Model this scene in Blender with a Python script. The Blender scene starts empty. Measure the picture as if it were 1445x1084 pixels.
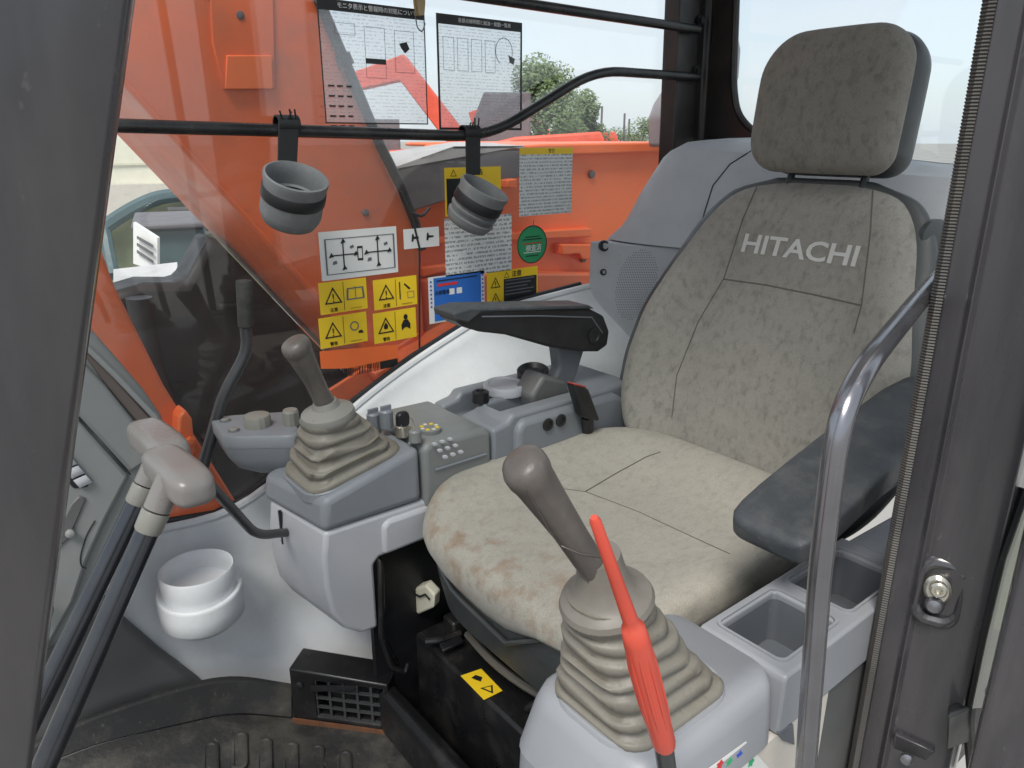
import bpy, bmesh, math, random
from mathutils import Vector, Matrix
from mathutils.bvhtree import BVHTree
from mathutils import noise as mnoise
random.seed(7)
SC = bpy.context.scene
COL = SC.collection
R = math.radians

# ------------------------------------------------------------------ camera
CAM_H, FPX, W0, H0 = 1.05, 1045.0, 1445.0, 1084.0
PITCH, HEAD = math.atan(347 / FPX), R(38.6)
cam_d = bpy.data.cameras.new('camera')
cam_d.sensor_width = 36.0
cam_d.lens = 36.0 * FPX / W0
cam_d.clip_start, cam_d.clip_end = 0.02, 600
cam = bpy.data.objects.new('camera', cam_d)
COL.objects.link(cam)
cam.location = (0, 0, CAM_H)
cam.rotation_euler = (math.pi / 2 - PITCH, 0, -HEAD)
SC.camera = cam

# ------------------------------------------------------------------ sky, sun, exposure
SUN_EL, SUN_AZ = R(56), R(235)          # azimuth measured from +Y towards +X: from behind the photographer
world = bpy.data.worlds.new('World')
SC.world = world
world.use_nodes = True
wn, wl = world.node_tree.nodes, world.node_tree.links
bg = wn['Background']
sky = wn.new('ShaderNodeTexSky')
sky.sky_type = 'NISHITA'
sky.sun_disc = False
sky.sun_elevation = SUN_EL
sky.sun_rotation = SUN_AZ
sky.dust_density = 2.0
tc = wn.new('ShaderNodeTexCoord')
mp = wn.new('ShaderNodeMapping'); mp.inputs['Scale'].default_value = (1, 1, 3.2)
cn = wn.new('ShaderNodeTexNoise'); cn.inputs['Scale'].default_value = 3.0; cn.inputs['Detail'].default_value = 7; cn.inputs['Roughness'].default_value = .58
cr = wn.new('ShaderNodeValToRGB')
cr.color_ramp.elements[0].position = .30; cr.color_ramp.elements[0].color = (.62, .62, .62, 1)
cr.color_ramp.elements[1].position = .66; cr.color_ramp.elements[1].color = (.97, .97, .97, 1)
mx = wn.new('ShaderNodeMix'); mx.data_type = 'RGBA'
mx.inputs['B'].default_value = (4.0, 4.35, 4.65, 1)      # thin bright cloud
wl.new(tc.outputs['Generated'], mp.inputs['Vector']); wl.new(mp.outputs[0], cn.inputs['Vector'])
wl.new(cn.outputs['Fac'], cr.inputs['Fac']); wl.new(cr.outputs['Color'], mx.inputs['Factor'])
wl.new(sky.outputs['Color'], mx.inputs['A']); wl.new(mx.outputs['Result'], bg.inputs['Color'])
bg.inputs['Strength'].default_value = 0.1
sun_d = bpy.data.lights.new('sun', 'SUN')
sun_d.energy = 1.5
sun_d.angle = R(24)
sun_d.color = (1, .96, .9)
sun = bpy.data.objects.new('sun', sun_d)
COL.objects.link(sun)
sd = Vector((math.sin(SUN_AZ) * math.cos(SUN_EL), math.cos(SUN_AZ) * math.cos(SUN_EL), math.sin(SUN_EL)))
sun.rotation_euler = (-sd).to_track_quat('-Z', 'Y').to_euler()
SC.view_settings.view_transform = 'Standard'
SC.view_settings.look = 'None'
SC.view_settings.gamma = 1
SC.view_settings.exposure = 1.18
SC.view_settings.use_curve_mapping = False
SC.cycles.max_bounces = 8
SC.cycles.transparent_max_bounces = 24
SC.cycles.caustics_reflective = False
SC.cycles.caustics_refractive = False

# ------------------------------------------------------------------ measuring: a pixel of the photograph met with a plane of the place
_f = Vector((math.sin(HEAD) * math.cos(PITCH), math.cos(HEAD) * math.cos(PITCH), -math.sin(PITCH)))
_r = Vector((math.cos(HEAD), -math.sin(HEAD), 0))
_u = _r.cross(_f)
CAM = Vector((0, 0, CAM_H))
def ray(px, py):
    return _f + _r * ((px - W0 / 2) / FPX) + _u * ((H0 / 2 - py) / FPX)
def P(px, py, x=None, y=None, z=None):
    d = ray(px, py)
    t = x / d.x if x is not None else y / d.y if y is not None else (z - CAM_H) / d.z
    return CAM + d * t

# ------------------------------------------------------------------ materials
MATS = {}
def mat(name, col, rough=.5, metal=0., var=.12, vscale=6., bump=0., bscale=200., dirt=None, dirt_amt=0., dirt_scale=9., spec=.5, coat=0.):
    if name in MATS: return MATS[name]
    m = bpy.data.materials.new(name); m.use_nodes = True
    n, l = m.node_tree.nodes, m.node_tree.links
    b = n['Principled BSDF']
    b.inputs['Roughness'].default_value = rough
    b.inputs['Metallic'].default_value = metal
    b.inputs['Specular IOR Level'].default_value = spec
    b.inputs['Coat Weight'].default_value = coat
    t = n.new('ShaderNodeTexCoord')
    no = n.new('ShaderNodeTexNoise'); no.inputs['Scale'].default_value = vscale; no.inputs['Detail'].default_value = 6
    l.new(t.outputs['Object'], no.inputs['Vector'])
    mr = n.new('ShaderNodeMapRange')
    mr.inputs['From Min'].default_value = .25; mr.inputs['From Max'].default_value = .75
    mr.inputs['To Min'].default_value = 1 - var; mr.inputs['To Max'].default_value = 1 + var
    l.new(no.outputs['Fac'], mr.inputs['Value'])
    vm = n.new('ShaderNodeVectorMath'); vm.operation = 'SCALE'
    vm.inputs[0].default_value = col[:3]
    l.new(mr.outputs[0], vm.inputs['Scale'])
    out = vm.outputs[0]
    if dirt:
        dn = n.new('ShaderNodeTexNoise'); dn.inputs['Scale'].default_value = dirt_scale; dn.inputs['Detail'].default_value = 9; dn.inputs['Roughness'].default_value = .65
        l.new(t.outputs['Object'], dn.inputs['Vector'])
        dr = n.new('ShaderNodeMapRange'); dr.inputs['From Min'].default_value = .48; dr.inputs['From Max'].default_value = .72
        dr.inputs['To Max'].default_value = dirt_amt
        l.new(dn.outputs['Fac'], dr.inputs['Value'])
        mm = n.new('ShaderNodeMix'); mm.data_type = 'RGBA'
        l.new(dr.outputs[0], mm.inputs['Factor']); l.new(out, mm.inputs['A']); mm.inputs['B'].default_value = (*dirt, 1)
        out = mm.outputs['Result']
        smap = n.new('ShaderNodeMapping'); smap.inputs['Scale'].default_value = (1, .35, .6); smap.inputs['Rotation'].default_value = (.4, .7, .3)
        l.new(t.outputs['Object'], smap.inputs['Vector'])
        sn_ = n.new('ShaderNodeTexNoise'); sn_.inputs['Scale'].default_value = 170; sn_.inputs['Detail'].default_value = 3
        l.new(smap.outputs[0], sn_.inputs['Vector'])
        sr = n.new('ShaderNodeMapRange'); sr.inputs['From Min'].default_value = .66; sr.inputs['From Max'].default_value = .74; sr.inputs['To Max'].default_value = dirt_amt * .8
        l.new(sn_.outputs['Fac'], sr.inputs['Value'])
        m3 = n.new('ShaderNodeMix'); m3.data_type = 'RGBA'; l.new(sr.outputs[0], m3.inputs['Factor']); l.new(out, m3.inputs['A']); m3.inputs['B'].default_value = (*dirt, 1)
        out = m3.outputs['Result']
    l.new(out, b.inputs['Base Color'])
    # roughness breaks up a little everywhere
    rr = n.new('ShaderNodeMapRange'); rr.inputs['From Min'].default_value = .3; rr.inputs['From Max'].default_value = .7
    rr.inputs['To Min'].default_value = max(.02, rough - .08); rr.inputs['To Max'].default_value = min(1, rough + .1)
    rn = n.new('ShaderNodeTexNoise'); rn.inputs['Scale'].default_value = vscale * 3.1; rn.inputs['Detail'].default_value = 5
    l.new(t.outputs['Object'], rn.inputs['Vector']); l.new(rn.outputs['Fac'], rr.inputs['Value']); l.new(rr.outputs[0], b.inputs['Roughness'])
    if bump:
        bn = n.new('ShaderNodeTexNoise'); bn.inputs['Scale'].default_value = bscale; bn.inputs['Detail'].default_value = 3
        bp = n.new('ShaderNodeBump'); bp.inputs['Strength'].default_value = bump; bp.inputs['Distance'].default_value = .002
        l.new(t.outputs['Object'], bn.inputs['Vector']); l.new(bn.outputs['Fac'], bp.inputs['Height']); l.new(bp.outputs[0], b.inputs['Normal'])
    MATS[name] = m
    return m

def sheen_streaked(name, col, col2, col3, rough, coat=.4):
    m = bpy.data.materials.new(name); m.use_nodes = True
    n, l = m.node_tree.nodes, m.node_tree.links
    b = n['Principled BSDF']; b.inputs['Coat Weight'].default_value = coat; b.inputs['Coat Roughness'].default_value = .12
    t = n.new('ShaderNodeTexCoord')
    def nz(scale, sc3, detail, lo, hi, to0, to1):
        mp_ = n.new('ShaderNodeMapping'); mp_.inputs['Scale'].default_value = sc3; l.new(t.outputs['Object'], mp_.inputs['Vector'])
        a = n.new('ShaderNodeTexNoise'); a.inputs['Scale'].default_value = scale; a.inputs['Detail'].default_value = detail; a.inputs['Roughness'].default_value = .6
        l.new(mp_.outputs[0], a.inputs['Vector'])
        r = n.new('ShaderNodeMapRange'); r.inputs['From Min'].default_value = lo; r.inputs['From Max'].default_value = hi; r.inputs['To Min'].default_value = to0; r.inputs['To Max'].default_value = to1
        l.new(a.outputs['Fac'], r.inputs['Value']); return r.outputs[0]
    def mixc(a, c, fac):
        k = n.new('ShaderNodeMix'); k.data_type = 'RGBA'
        if hasattr(a, 'links'): l.new(a, k.inputs['A'])
        else: k.inputs['A'].default_value = (*a, 1)
        k.inputs['B'].default_value = (*c, 1); l.new(fac, k.inputs['Factor']); return k.outputs['Result']
    c = mixc(col, col2, nz(26, (1, 1, .12), 5, .42, .68, 0, .8))  # upright streaks in the colour stand for reflections on the glossy paint
    c = mixc(c, col3, nz(9, (1, 1, .35), 6, .5, .75, 0, .7))
    c = mixc(c, tuple(x * 2.4 for x in col), nz(150, (1, 1, .5), 3, .68, .78, 0, .6))
    l.new(c, b.inputs['Base Color'])
    l.new(nz(22, (1, 1, .15), 5, .35, .7, rough - .08, rough + .2), b.inputs['Roughness'])
    MATS[name] = m
    return m

def fabric(name, col, fleck, rust=0.):
    m = bpy.data.materials.new(name); m.use_nodes = True
    n, l = m.node_tree.nodes, m.node_tree.links
    b = n['Principled BSDF']; b.inputs['Roughness'].default_value = .95; b.inputs['Specular IOR Level'].default_value = .15
    b.inputs['Sheen Weight'].default_value = .15
    t = n.new('ShaderNodeTexCoord')
    def nz(scale, detail, lo, hi, to, vec=None):
        a = n.new('ShaderNodeTexNoise'); a.inputs['Scale'].default_value = scale; a.inputs['Detail'].default_value = detail; a.inputs['Roughness'].default_value = .6
        l.new(vec or t.outputs['Object'], a.inputs['Vector'])
        r = n.new('ShaderNodeMapRange'); r.inputs['From Min'].default_value = lo; r.inputs['From Max'].default_value = hi; r.inputs['To Max'].default_value = to
        l.new(a.outputs['Fac'], r.inputs['Value'])
        return r.outputs[0]
    def mixc(a, c, fac):
        k = n.new('ShaderNodeMix'); k.data_type = 'RGBA'
        if hasattr(a, 'links'): l.new(a, k.inputs['A'])
        else: k.inputs['A'].default_value = (*a, 1)
        k.inputs['B'].default_value = (*c, 1)
        l.new(fac, k.inputs['Factor'])
        return k.outputs['Result']
    map_ = n.new('ShaderNodeMapping'); map_.inputs['Scale'].default_value = (.6, .9, .6); map_.inputs['Rotation'].default_value = (R(20), R(35), R(10))
    l.new(t.outputs['Object'], map_.inputs['Vector'])
    c = mixc(col, tuple(x * .82 for x in col), nz(4, 5, .42, .72, .7))
    c = mixc(c, tuple(x * 1.18 for x in col), nz(420, 2, .4, .7, .55))
    c = mixc(c, tuple(x * .55 for x in col), nz(620, 2, .5, .75, .6))
    c = mixc(c, tuple(x * .5 for x in col), nz(95, 7, .50, .76, fleck, map_.outputs[0]))
    c = mixc(c, tuple(x * .55 for x in col), nz(40, 9, .50, .80, fleck * .7))
    if rust:
        sp = n.new('ShaderNodeSeparateXYZ'); l.new(t.outputs['Object'], sp.inputs[0])
        fr = n.new('ShaderNodeMapRange'); fr.inputs['From Min'].default_value = -.08; fr.inputs['From Max'].default_value = -.20; fr.inputs['To Max'].default_value = rust
        l.new(sp.outputs['X'], fr.inputs['Value'])
        mu = n.new('ShaderNodeMath'); mu.operation = 'MULTIPLY'
        l.new(fr.outputs[0], mu.inputs[0]); l.new(nz(24, 9, .50, .70, 1), mu.inputs[1])
        c = mixc(c, (.22, .1, .03), mu.outputs[0])
    l.new(c, b.inputs['Base Color'])
    bn = n.new('ShaderNodeTexNoise'); bn.inputs['Scale'].default_value = 900; bn.inputs['Detail'].default_value = 2
    bp = n.new('ShaderNodeBump'); bp.inputs['Strength'].default_value = .35; bp.inputs['Distance'].default_value = .001
    l.new(t.outputs['Object'], bn.inputs['Vector']); l.new(bn.outputs['Fac'], bp.inputs['Height'])
    b2 = n.new('ShaderNodeTexNoise'); b2.inputs['Scale'].default_value = 14; b2.inputs['Detail'].default_value = 3
    bp2 = n.new('ShaderNodeBump'); bp2.inputs['Strength'].default_value = .5; bp2.inputs['Distance'].default_value = .012
    l.new(t.outputs['Object'], b2.inputs['Vector']); l.new(b2.outputs['Fac'], bp2.inputs['Height']); l.new(bp.outputs[0], bp2.inputs['Normal'])
    l.new(bp2.outputs[0], b.inputs['Normal'])
    MATS[name] = m
    return m

def glass(name, tint, refl=1.0, haze=.0):
    m = bpy.data.materials.new(name); m.use_nodes = True
    n, l = m.node_tree.nodes, m.node_tree.links
    n.remove(n['Principled BSDF'])
    tr = n.new('ShaderNodeBsdfTransparent'); tr.inputs['Color'].default_value = (*tint, 1)
    gl = n.new('ShaderNodeBsdfGlossy'); gl.inputs['Roughness'].default_value = .01; gl.inputs['Color'].default_value = (refl, refl, refl, 1)
    lw = n.new('ShaderNodeLayerWeight'); lw.inputs['Blend'].default_value = .5; pw_ = n.new('ShaderNodeMath'); pw_.operation = 'POWER'; pw_.inputs[1].default_value = 5
    l.new(lw.outputs['Facing'], pw_.inputs[0])
    fr = n.new('ShaderNodeMath'); fr.operation = 'MULTIPLY_ADD'; fr.inputs[1].default_value = .95; fr.inputs[2].default_value = .045
    l.new(pw_.outputs[0], fr.inputs[0])
    mi = n.new('ShaderNodeMixShader')
    l.new(fr.outputs[0], mi.inputs[0]); l.new(tr.outputs[0], mi.inputs[1]); l.new(gl.outputs[0], mi.inputs[2])
    out = mi.outputs[0]
    if haze:
        df = n.new('ShaderNodeBsdfDiffuse'); df.inputs['Color'].default_value = (.6, .58, .55, 1)
        t = n.new('ShaderNodeTexCoord'); no = n.new('ShaderNodeTexNoise'); no.inputs['Scale'].default_value = 5; no.inputs['Detail'].default_value = 8
        l.new(t.outputs['Object'], no.inputs['Vector'])
        r = n.new('ShaderNodeMapRange'); r.inputs['From Min'].default_value = .3; r.inputs['From Max'].default_value = .8; r.inputs['To Min'].default_value = haze * .5; r.inputs['To Max'].default_value = haze * 1.6
        l.new(no.outputs['Fac'], r.inputs['Value'])
        m2 = n.new('ShaderNodeMixShader'); l.new(r.outputs[0], m2.inputs[0]); l.new(out, m2.inputs[1]); l.new(df.outputs[0], m2.inputs[2])
        out = m2.outputs[0]
    l.new(out, n['Material Output'].inputs['Surface'])
    MATS[name] = m
    return m

def print_rows(name, paper, ink, rows, cols, duty=.55, lo=.42, alpha=1.0, amount=.8):
    """paper with lines of small unreadable print; x/z of the object's own coordinates"""
    m = bpy.data.materials.new(name); m.use_nodes = True
    n, l = m.node_tree.nodes, m.node_tree.links
    b = n['Principled BSDF']; b.inputs['Roughness'].default_value = .45
    t = n.new('ShaderNodeTexCoord'); sp = n.new('ShaderNodeSeparateXYZ'); l.new(t.outputs['Object'], sp.inputs[0])
    def math_(op, a, v=None, w=None):
        k = n.new('ShaderNodeMath'); k.operation = op
        for i, q in enumerate((a, v, w)):
            if q is None: continue
            if hasattr(q, 'links'): l.new(q, k.inputs[i])
            else: k.inputs[i].default_value = q
        return k.outputs[0]
    zr = math_('MULTIPLY', sp.outputs['Z'], rows)
    fr = math_('FRACT', zr); row = math_('FLOOR', zr)
    on = math_('LESS_THAN', fr, duty)
    cb = n.new('ShaderNodeCombineXYZ')
    l.new(math_('MULTIPLY', sp.outputs['X'], cols), cb.inputs[0]); l.new(math_('MULTIPLY', row, 7.31), cb.inputs[1]); l.new(math_('MULTIPLY', fr, 1.2), cb.inputs[2])
    no = n.new('ShaderNodeTexNoise'); no.inputs['Scale'].default_value = 1; no.inputs['Detail'].default_value = 1
    l.new(cb.outputs[0], no.inputs['Vector'])
    g = math_('GREATER_THAN', no.outputs['Fac'], lo)
    fac = math_('MULTIPLY', math_('MULTIPLY', on, g), amount)
    mi = n.new('ShaderNodeMix'); mi.data_type = 'RGBA'; mi.inputs['A'].default_value = (*paper, 1); mi.inputs['B'].default_value = (*ink, 1)
    l.new(fac, mi.inputs['Factor']); l.new(mi.outputs['Result'], b.inputs['Base Color'])
    if alpha < 1:
        l.new(math_('MAXIMUM', fac, alpha), b.inputs['Alpha'])
    MATS[name] = m
    return m

M = dict(
    fabric=fabric('seat_fabric', (.295, .279, .242), .7, .0),
    cushfab=fabric('cushion_fabric', (.38, .357, .303), .4, .6),
    headfab_shaded=fabric('headrest_shaded_fabric', (.215, .20, .172), .8),  # same cloth made darker: shade under the roof put into its colour
    vinyl=mat('dark_vinyl', (.050, .055, .055), .42, bump=.25, bscale=500, dirt=(.1, .1, .09), dirt_amt=.3),
    armvinyl=mat('armrest_vinyl', (.046, .051, .057), .48, bump=.3, bscale=600, dirt=(.13, .13, .12), dirt_amt=.35, dirt_scale=30),
    seam=mat('seam_thread', (.13, .117, .095), .9),
    thread=mat('pale_embroidery', (.62, .61, .57), .8, bump=.6, bscale=1500),
    black=mat('black_plastic', (.012, .012, .014), .42, dirt=(.05, .05, .05), dirt_amt=.4),
    blackmetal=mat('black_painted_metal', (.010, .010, .011), .32, dirt=(.06, .055, .05), dirt_amt=.5, dirt_scale=14),
    rubber=mat('black_rubber', (.022, .022, .023), .7, bump=.3, bscale=300, dirt=(.14, .13, .1), dirt_amt=.4, dirt_scale=12),
    matrubber=mat('floor_mat_rubber', (.026, .026, .026), .6, bump=.6, bscale=120, dirt=(.13, .118, .095), dirt_amt=.6, dirt_scale=11),
    pillar=sheen_streaked('pillar_paint_sheen', (.053, .050, .054), (.026, .025, .029), (.105, .094, .09), .22),
    rearpillar=mat('rear_pillar_paint', (.020, .018, .018), .38, var=.3, vscale=9, dirt=(.06, .04, .025), dirt_amt=.4),
    seal=mat('edge_seal_rubber', (.040, .037, .034), .55, dirt=(.075, .065, .052), dirt_amt=.6, dirt_scale=12),
    white=mat('white_trim', (.66, .675, .69), .45, var=.05, bump=.12, bscale=700, dirt=(.42, .41, .38), dirt_amt=.35, dirt_scale=7),
    lgrey=mat('light_grey_plastic', (.46, .465, .49), .42, var=.05, bump=.12, bscale=700, dirt=(.33, .33, .33), dirt_amt=.3, dirt_scale=8),
    reargrey=mat('rear_panel_plastic', (.46, .48, .495), .5, var=.05, bump=.15, bscale=700, dirt=(.28, .28, .27), dirt_amt=.3),
    lconsole=mat('left_console_plastic', (.285, .295, .315), .4, var=.05, bump=.12, bscale=700, dirt=(.28, .28, .28), dirt_amt=.35),
    bgrey=mat('blue_grey_plastic', (.195, .21, .23), .42, var=.06, bump=.12, bscale=700, dirt=(.28, .28, .28), dirt_amt=.3),
    olive=mat('olive_grey_plastic', (.19, .20, .195), .45, var=.06, bump=.12, bscale=700, dirt=(.28, .28, .26), dirt_amt=.3),
    dashg=mat('dash_grey_plastic', (.21, .22, .215), .45, var=.06, bump=.15, bscale=700, dirt=(.3, .3, .28), dirt_amt=.3),
    dashl=mat('dash_light_plastic', (.235, .245, .24), .5, var=.06, bump=.15, bscale=700, dirt=(.3, .3, .28), dirt_amt=.3),
    dashd=mat('dash_dark_plastic', (.11, .112, .112), .5, var=.1, bump=.15, bscale=700, dirt=(.16, .15, .14), dirt_amt=.4),
    tray=mat('tray_plastic', (.12, .13, .145), .5, var=.08, dirt=(.2, .2, .19), dirt_amt=.4),
    boot=mat('boot_rubber', (.205, .19, .158), .5, var=.14, bump=.2, bscale=260, dirt=(.12, .10, .07), dirt_amt=.6, dirt_scale=18),
    grip=mat('lever_grip', (.095, .083, .074), .38, var=.12, bump=.15, bscale=500, dirt=(.2, .18, .15), dirt_amt=.4, dirt_scale=14),
    grip2=mat('boot_collar', (.175, .16, .138), .4, var=.1, dirt=(.11, .095, .075), dirt_amt=.4, dirt_scale=20),
    collar=mat('collar_plastic', (.23, .225, .20), .45, var=.08, dirt=(.15, .13, .1), dirt_amt=.3),
    thandle=mat('travel_handle', (.215, .20, .188), .3, var=.06, dirt=(.22, .2, .17), dirt_amt=.35),
    rod=mat('grey_rod', (.055, .06, .07), .18, metal=.6, var=.1, dirt=(.1, .1, .1), dirt_amt=.4, dirt_scale=25),
    brod=mat('dark_rod', (.05, .052, .055), .3, metal=.2),
    chrome=mat('grab_handle_metal', (.24, .24, .26), .2, metal=.85, var=.12, vscale=9, dirt=(.16, .14, .13), dirt_amt=.5, dirt_scale=10),
    zinc=mat('zinc', (.55, .52, .45), .3, metal=.9, var=.15, vscale=30),
    red=mat('red_grip', (.60, .075, .045), .34, var=.08, dirt=(.4, .08, .05), dirt_amt=.4, dirt_scale=25),
    redb=mat('red_button', (.45, .07, .05), .5),
    orange=mat('orange_paint', (.90, .175, .045), .38, var=.07, vscale=4, dirt=(.55, .2, .1), dirt_amt=.3, dirt_scale=5),
    boomor=mat('boom_orange_paint', (.76, .150, .048), .36, var=.14, vscale=3, dirt=(.40, .14, .08), dirt_amt=.55, dirt_scale=8),
    farred=mat('far_red_paint', (.75, .09, .04), .5, var=.12),
    gplate=mat('grey_deck_plate', (.12, .115, .125), .6, var=.12, dirt=(.2, .19, .19), dirt_amt=.5),
    gtop=mat('pale_deck_top', (.5, .5, .5), .6, var=.1, dirt=(.3, .3, .3), dirt_amt=.5),
    yellow=mat('yellow_sticker', (.88, .59, .025), .4, var=.06, vscale=14),
    swhite=mat('white_sticker', (.74, .74, .72), .4, var=.04),
    blue=mat('blue_sticker', (.03, .15, .52), .4, var=.06),
    green=mat('green_tag', (.03, .30, .12), .45, var=.06),
    ink=mat('black_ink', (.012, .012, .012), .5),
    inkred=mat('red_ink', (.6, .04, .04), .5),
    inkblue=mat('blue_ink', (.03, .09, .5), .5),
    inkgreen=mat('green_ink', (.03, .38, .15), .5),
    inkwhite=mat('white_ink', (.75, .75, .75), .5),
    ringr=mat('grey_holder_rubber', (.15, .155, .16), .7, var=.12, bump=.25, bscale=400, dirt=(.26, .26, .25), dirt_amt=.4, dirt_scale=25),
    strap=mat('black_strap', (.008, .008, .009), .6),
    tan=mat('tan_clip', (.42, .32, .18), .6),
    rust=mat('rusty_metal', (.15, .06, .025), .85, var=.4, vscale=40, dirt=(.05, .04, .035), dirt_amt=.8, dirt_scale=30),
    cream=mat('cream_latch', (.62, .60, .48), .5, var=.1),
    panelw=mat('lower_cream_panel', (.60, .56, .50), .5, var=.06, dirt=(.4, .36, .3), dirt_amt=.4),
    concrete=mat('yard_ground', (.30, .29, .27), .9, var=.2, vscale=.6),
    wallb=mat('beige_wall', (.72, .70, .58), .9, var=.06),
    teal=mat('teal_paint', (.055, .10, .11), .5, var=.2),
    tarp=mat('green_tarp', (.20, .23, .13), .8, var=.2),
    roofw=mat('pale_roof', (.6, .63, .65), .7),
    bark=mat('bark', (.08, .06, .045), .9, var=.3, vscale=20),
    leaf=mat('leaf_green', (.115, .165, .06), .6, var=.45, vscale=1.4),
    machine=mat('dark_machine', (.010, .010, .011), .5, var=.3, dirt=(.05, .05, .05), dirt_amt=.4, dirt_scale=14),
    mirror=mat('grey_mirror_shell', (.32, .31, .33), .5),
    glass=glass('side_glass', (.98, .985, .98), .8, .02),
    rglass=glass('rear_glass', (.95, .97, .97), 1.0, .01),
    dglass=glass('door_glass', (.42, .47, .34), 1.0, .12),
)

# ------------------------------------------------------------------ object helpers
ORG = {}
def setp(o, label=None, cat=None, group=None, kind=None):
    if label: o['label'] = label
    if cat: o['category'] = cat
    if group: o['group'] = group
    if kind: o['kind'] = kind
    return o
def thing(name, loc, label, cat, group=None):
    o = bpy.data.objects.new(name, None)
    o.empty_display_size = .05
    COL.objects.link(o); o.location = loc
    ORG[o.name] = Vector(loc)
    return setp(o, label, cat, group)
def mesh(name, vf, material, parent=None, smooth=True, bevel=0., segs=2, sub=0, ang=38, base=None):
    v, f = vf
    v = [Vector(p) for p in v]
    org = ORG[parent.name] if parent else (Vector(base) if base is not None else Vector((0, 0, 0)))
    me = bpy.data.meshes.new(name)
    me.from_pydata([tuple(p - org) for p in v], [], f)
    bm = bmesh.new(); bm.from_mesh(me)
    bmesh.ops.recalc_face_normals(bm, faces=bm.faces)
    bm.to_mesh(me); bm.free()
    me.materials.append(material)
    if smooth:
        me.polygons.foreach_set('use_smooth', [True] * len(me.polygons))
        if not sub: me.set_sharp_from_angle(angle=R(ang))
    o = bpy.data.objects.new(name, me)
    COL.objects.link(o)
    if parent: o.parent = parent
    else: o.location = org
    ORG[o.name] = org
    if bevel:
        b = o.modifiers.new('bevel', 'BEVEL'); b.width = bevel; b.segments = segs; b.limit_method = 'ANGLE'; b.angle_limit = R(30); b.harden_normals = False
    if sub:
        s = o.modifiers.new('subdivision', 'SUBSURF'); s.levels = sub; s.render_levels = sub
    return o
def copy_tree(o, dloc, parent=None):
    c = o.copy(); COL.objects.link(c)
    if parent: c.parent = parent
    else: c.location = o.location + Vector(dloc)
    for ch in list(o.children): copy_tree(ch, dloc, c)
    return c
def join(*vfs):
    V, F = [], []
    for v, f in vfs:
        k = len(V); V += [Vector(p) for p in v]; F += [tuple(i + k for i in q) for q in f]
    return V, F
def box(x0, x1, y0, y1, z0, z1):
    v = [(x, y, z) for z in (z0, z1) for x, y in ((x0, y0), (x1, y0), (x1, y1), (x0, y1))]
    return v, [(3, 2, 1, 0), (4, 5, 6, 7), (0, 1, 5, 4), (1, 2, 6, 5), (2, 3, 7, 6), (3, 0, 4, 7)]
def xf(vf, m):
    return [m @ Vector(p) for p in vf[0]], vf[1]
def frame(o, ax, ay, az):
    ax, ay, az = Vector(ax).normalized(), Vector(ay).normalized(), Vector(az).normalized()
    m = Matrix((ax, ay, az)).transposed().to_4x4(); m.translation = Vector(o)
    return m
def frame_z(o, z, xhint=(1, 0, 0)):
    z = Vector(z).normalized(); x = Vector(xhint); x = (x - z * x.dot(z))
    if x.length < 1e-4: x = Vector((0, 1, 0)) - z * z.y
    x.normalize()
    return frame(o, x, z.cross(x), z)
def slab(pts, ext):
    n = len(pts); e = Vector(ext)
    v = [Vector(p) for p in pts] + [Vector(p) + e for p in pts]
    f = [tuple(range(n)), tuple(range(2 * n - 1, n - 1, -1))] + [(i, (i + 1) % n, n + (i + 1) % n, n + i) for i in range(n)]
    return v, f
def slab_y(px, y, t):
    return slab([P(a, b, y=y) for a, b in px], (0, t, 0))
def loft(rings, cap0=True, cap1=True):
    n = len(rings[0]); v = [Vector(p) for r in rings for p in r]; f = []
    for k in range(len(rings) - 1):
        for i in range(n):
            j = (i + 1) % n
            f.append((k * n + i, k * n + j, (k + 1) * n + j, (k + 1) * n + i))
    if cap0: f.append(tuple(range(n - 1, -1, -1)))
    if cap1: f.append(tuple((len(rings) - 1) * n + i for i in range(n)))
    return v, f
def fillet(pts, d, k=6):
    pts = [Vector(p) for p in pts]; out = [pts[0]]
    for i in range(1, len(pts) - 1):
        a, b, c = pts[i - 1], pts[i], pts[i + 1]
        d1 = min(d, (a - b).length * .48); d2 = min(d, (c - b).length * .48)
        p, q = b + (a - b).normalized() * d1, b + (c - b).normalized() * d2
        for s in range(k + 1):
            t = s / k; out.append(p * (1 - t) ** 2 + b * 2 * t * (1 - t) + q * t * t)
    out.append(pts[-1]); return out
def tube(pts, r, n=14, fil=0., caps=True, flat=1.0):
    pts = fillet(pts, fil) if fil else [Vector(p) for p in pts]
    rs = r if isinstance(r, (list, tuple)) else [r] * len(pts)
    rings = []; prev = None
    for i, p in enumerate(pts):
        t = (pts[min(i + 1, len(pts) - 1)] - pts[max(i - 1, 0)]).normalized()
        if prev is None:
            prev = t.orthogonal().normalized()
        x = (prev - t * prev.dot(t)).normalized(); prev = x; y = t.cross(x)
        rings.append([p + (x * math.cos(a) + y * math.sin(a) * flat) * rs[i] for a in [2 * math.pi * k / n for k in range(n)]])
    return loft(rings, caps, caps)
def lathe(prof, m, n=28, cap0=True, cap1=True, sx=1., sy=1.):
    rings = [[m @ Vector((r * math.cos(a) * sx, r * math.sin(a) * sy, h)) for a in [2 * math.pi * k / n for k in range(n)]] for r, h in prof]
    return loft(rings, cap0, cap1)
def rrect(a, b, r, n=5):
    out = []
    for cx, cy, s in ((a - r, b - r, 0), (-a + r, b - r, 90), (-a + r, -b + r, 180), (a - r, -b + r, 270)):
        for k in range(n + 1):
            t = R(s + 90 * k / n); out.append((cx + r * math.cos(t), cy + r * math.sin(t)))
    return out
def smoothstep(a, b, x):
    t = max(0, min(1, (x - a) / (b - a))); return t * t * (3 - 2 * t)
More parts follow.
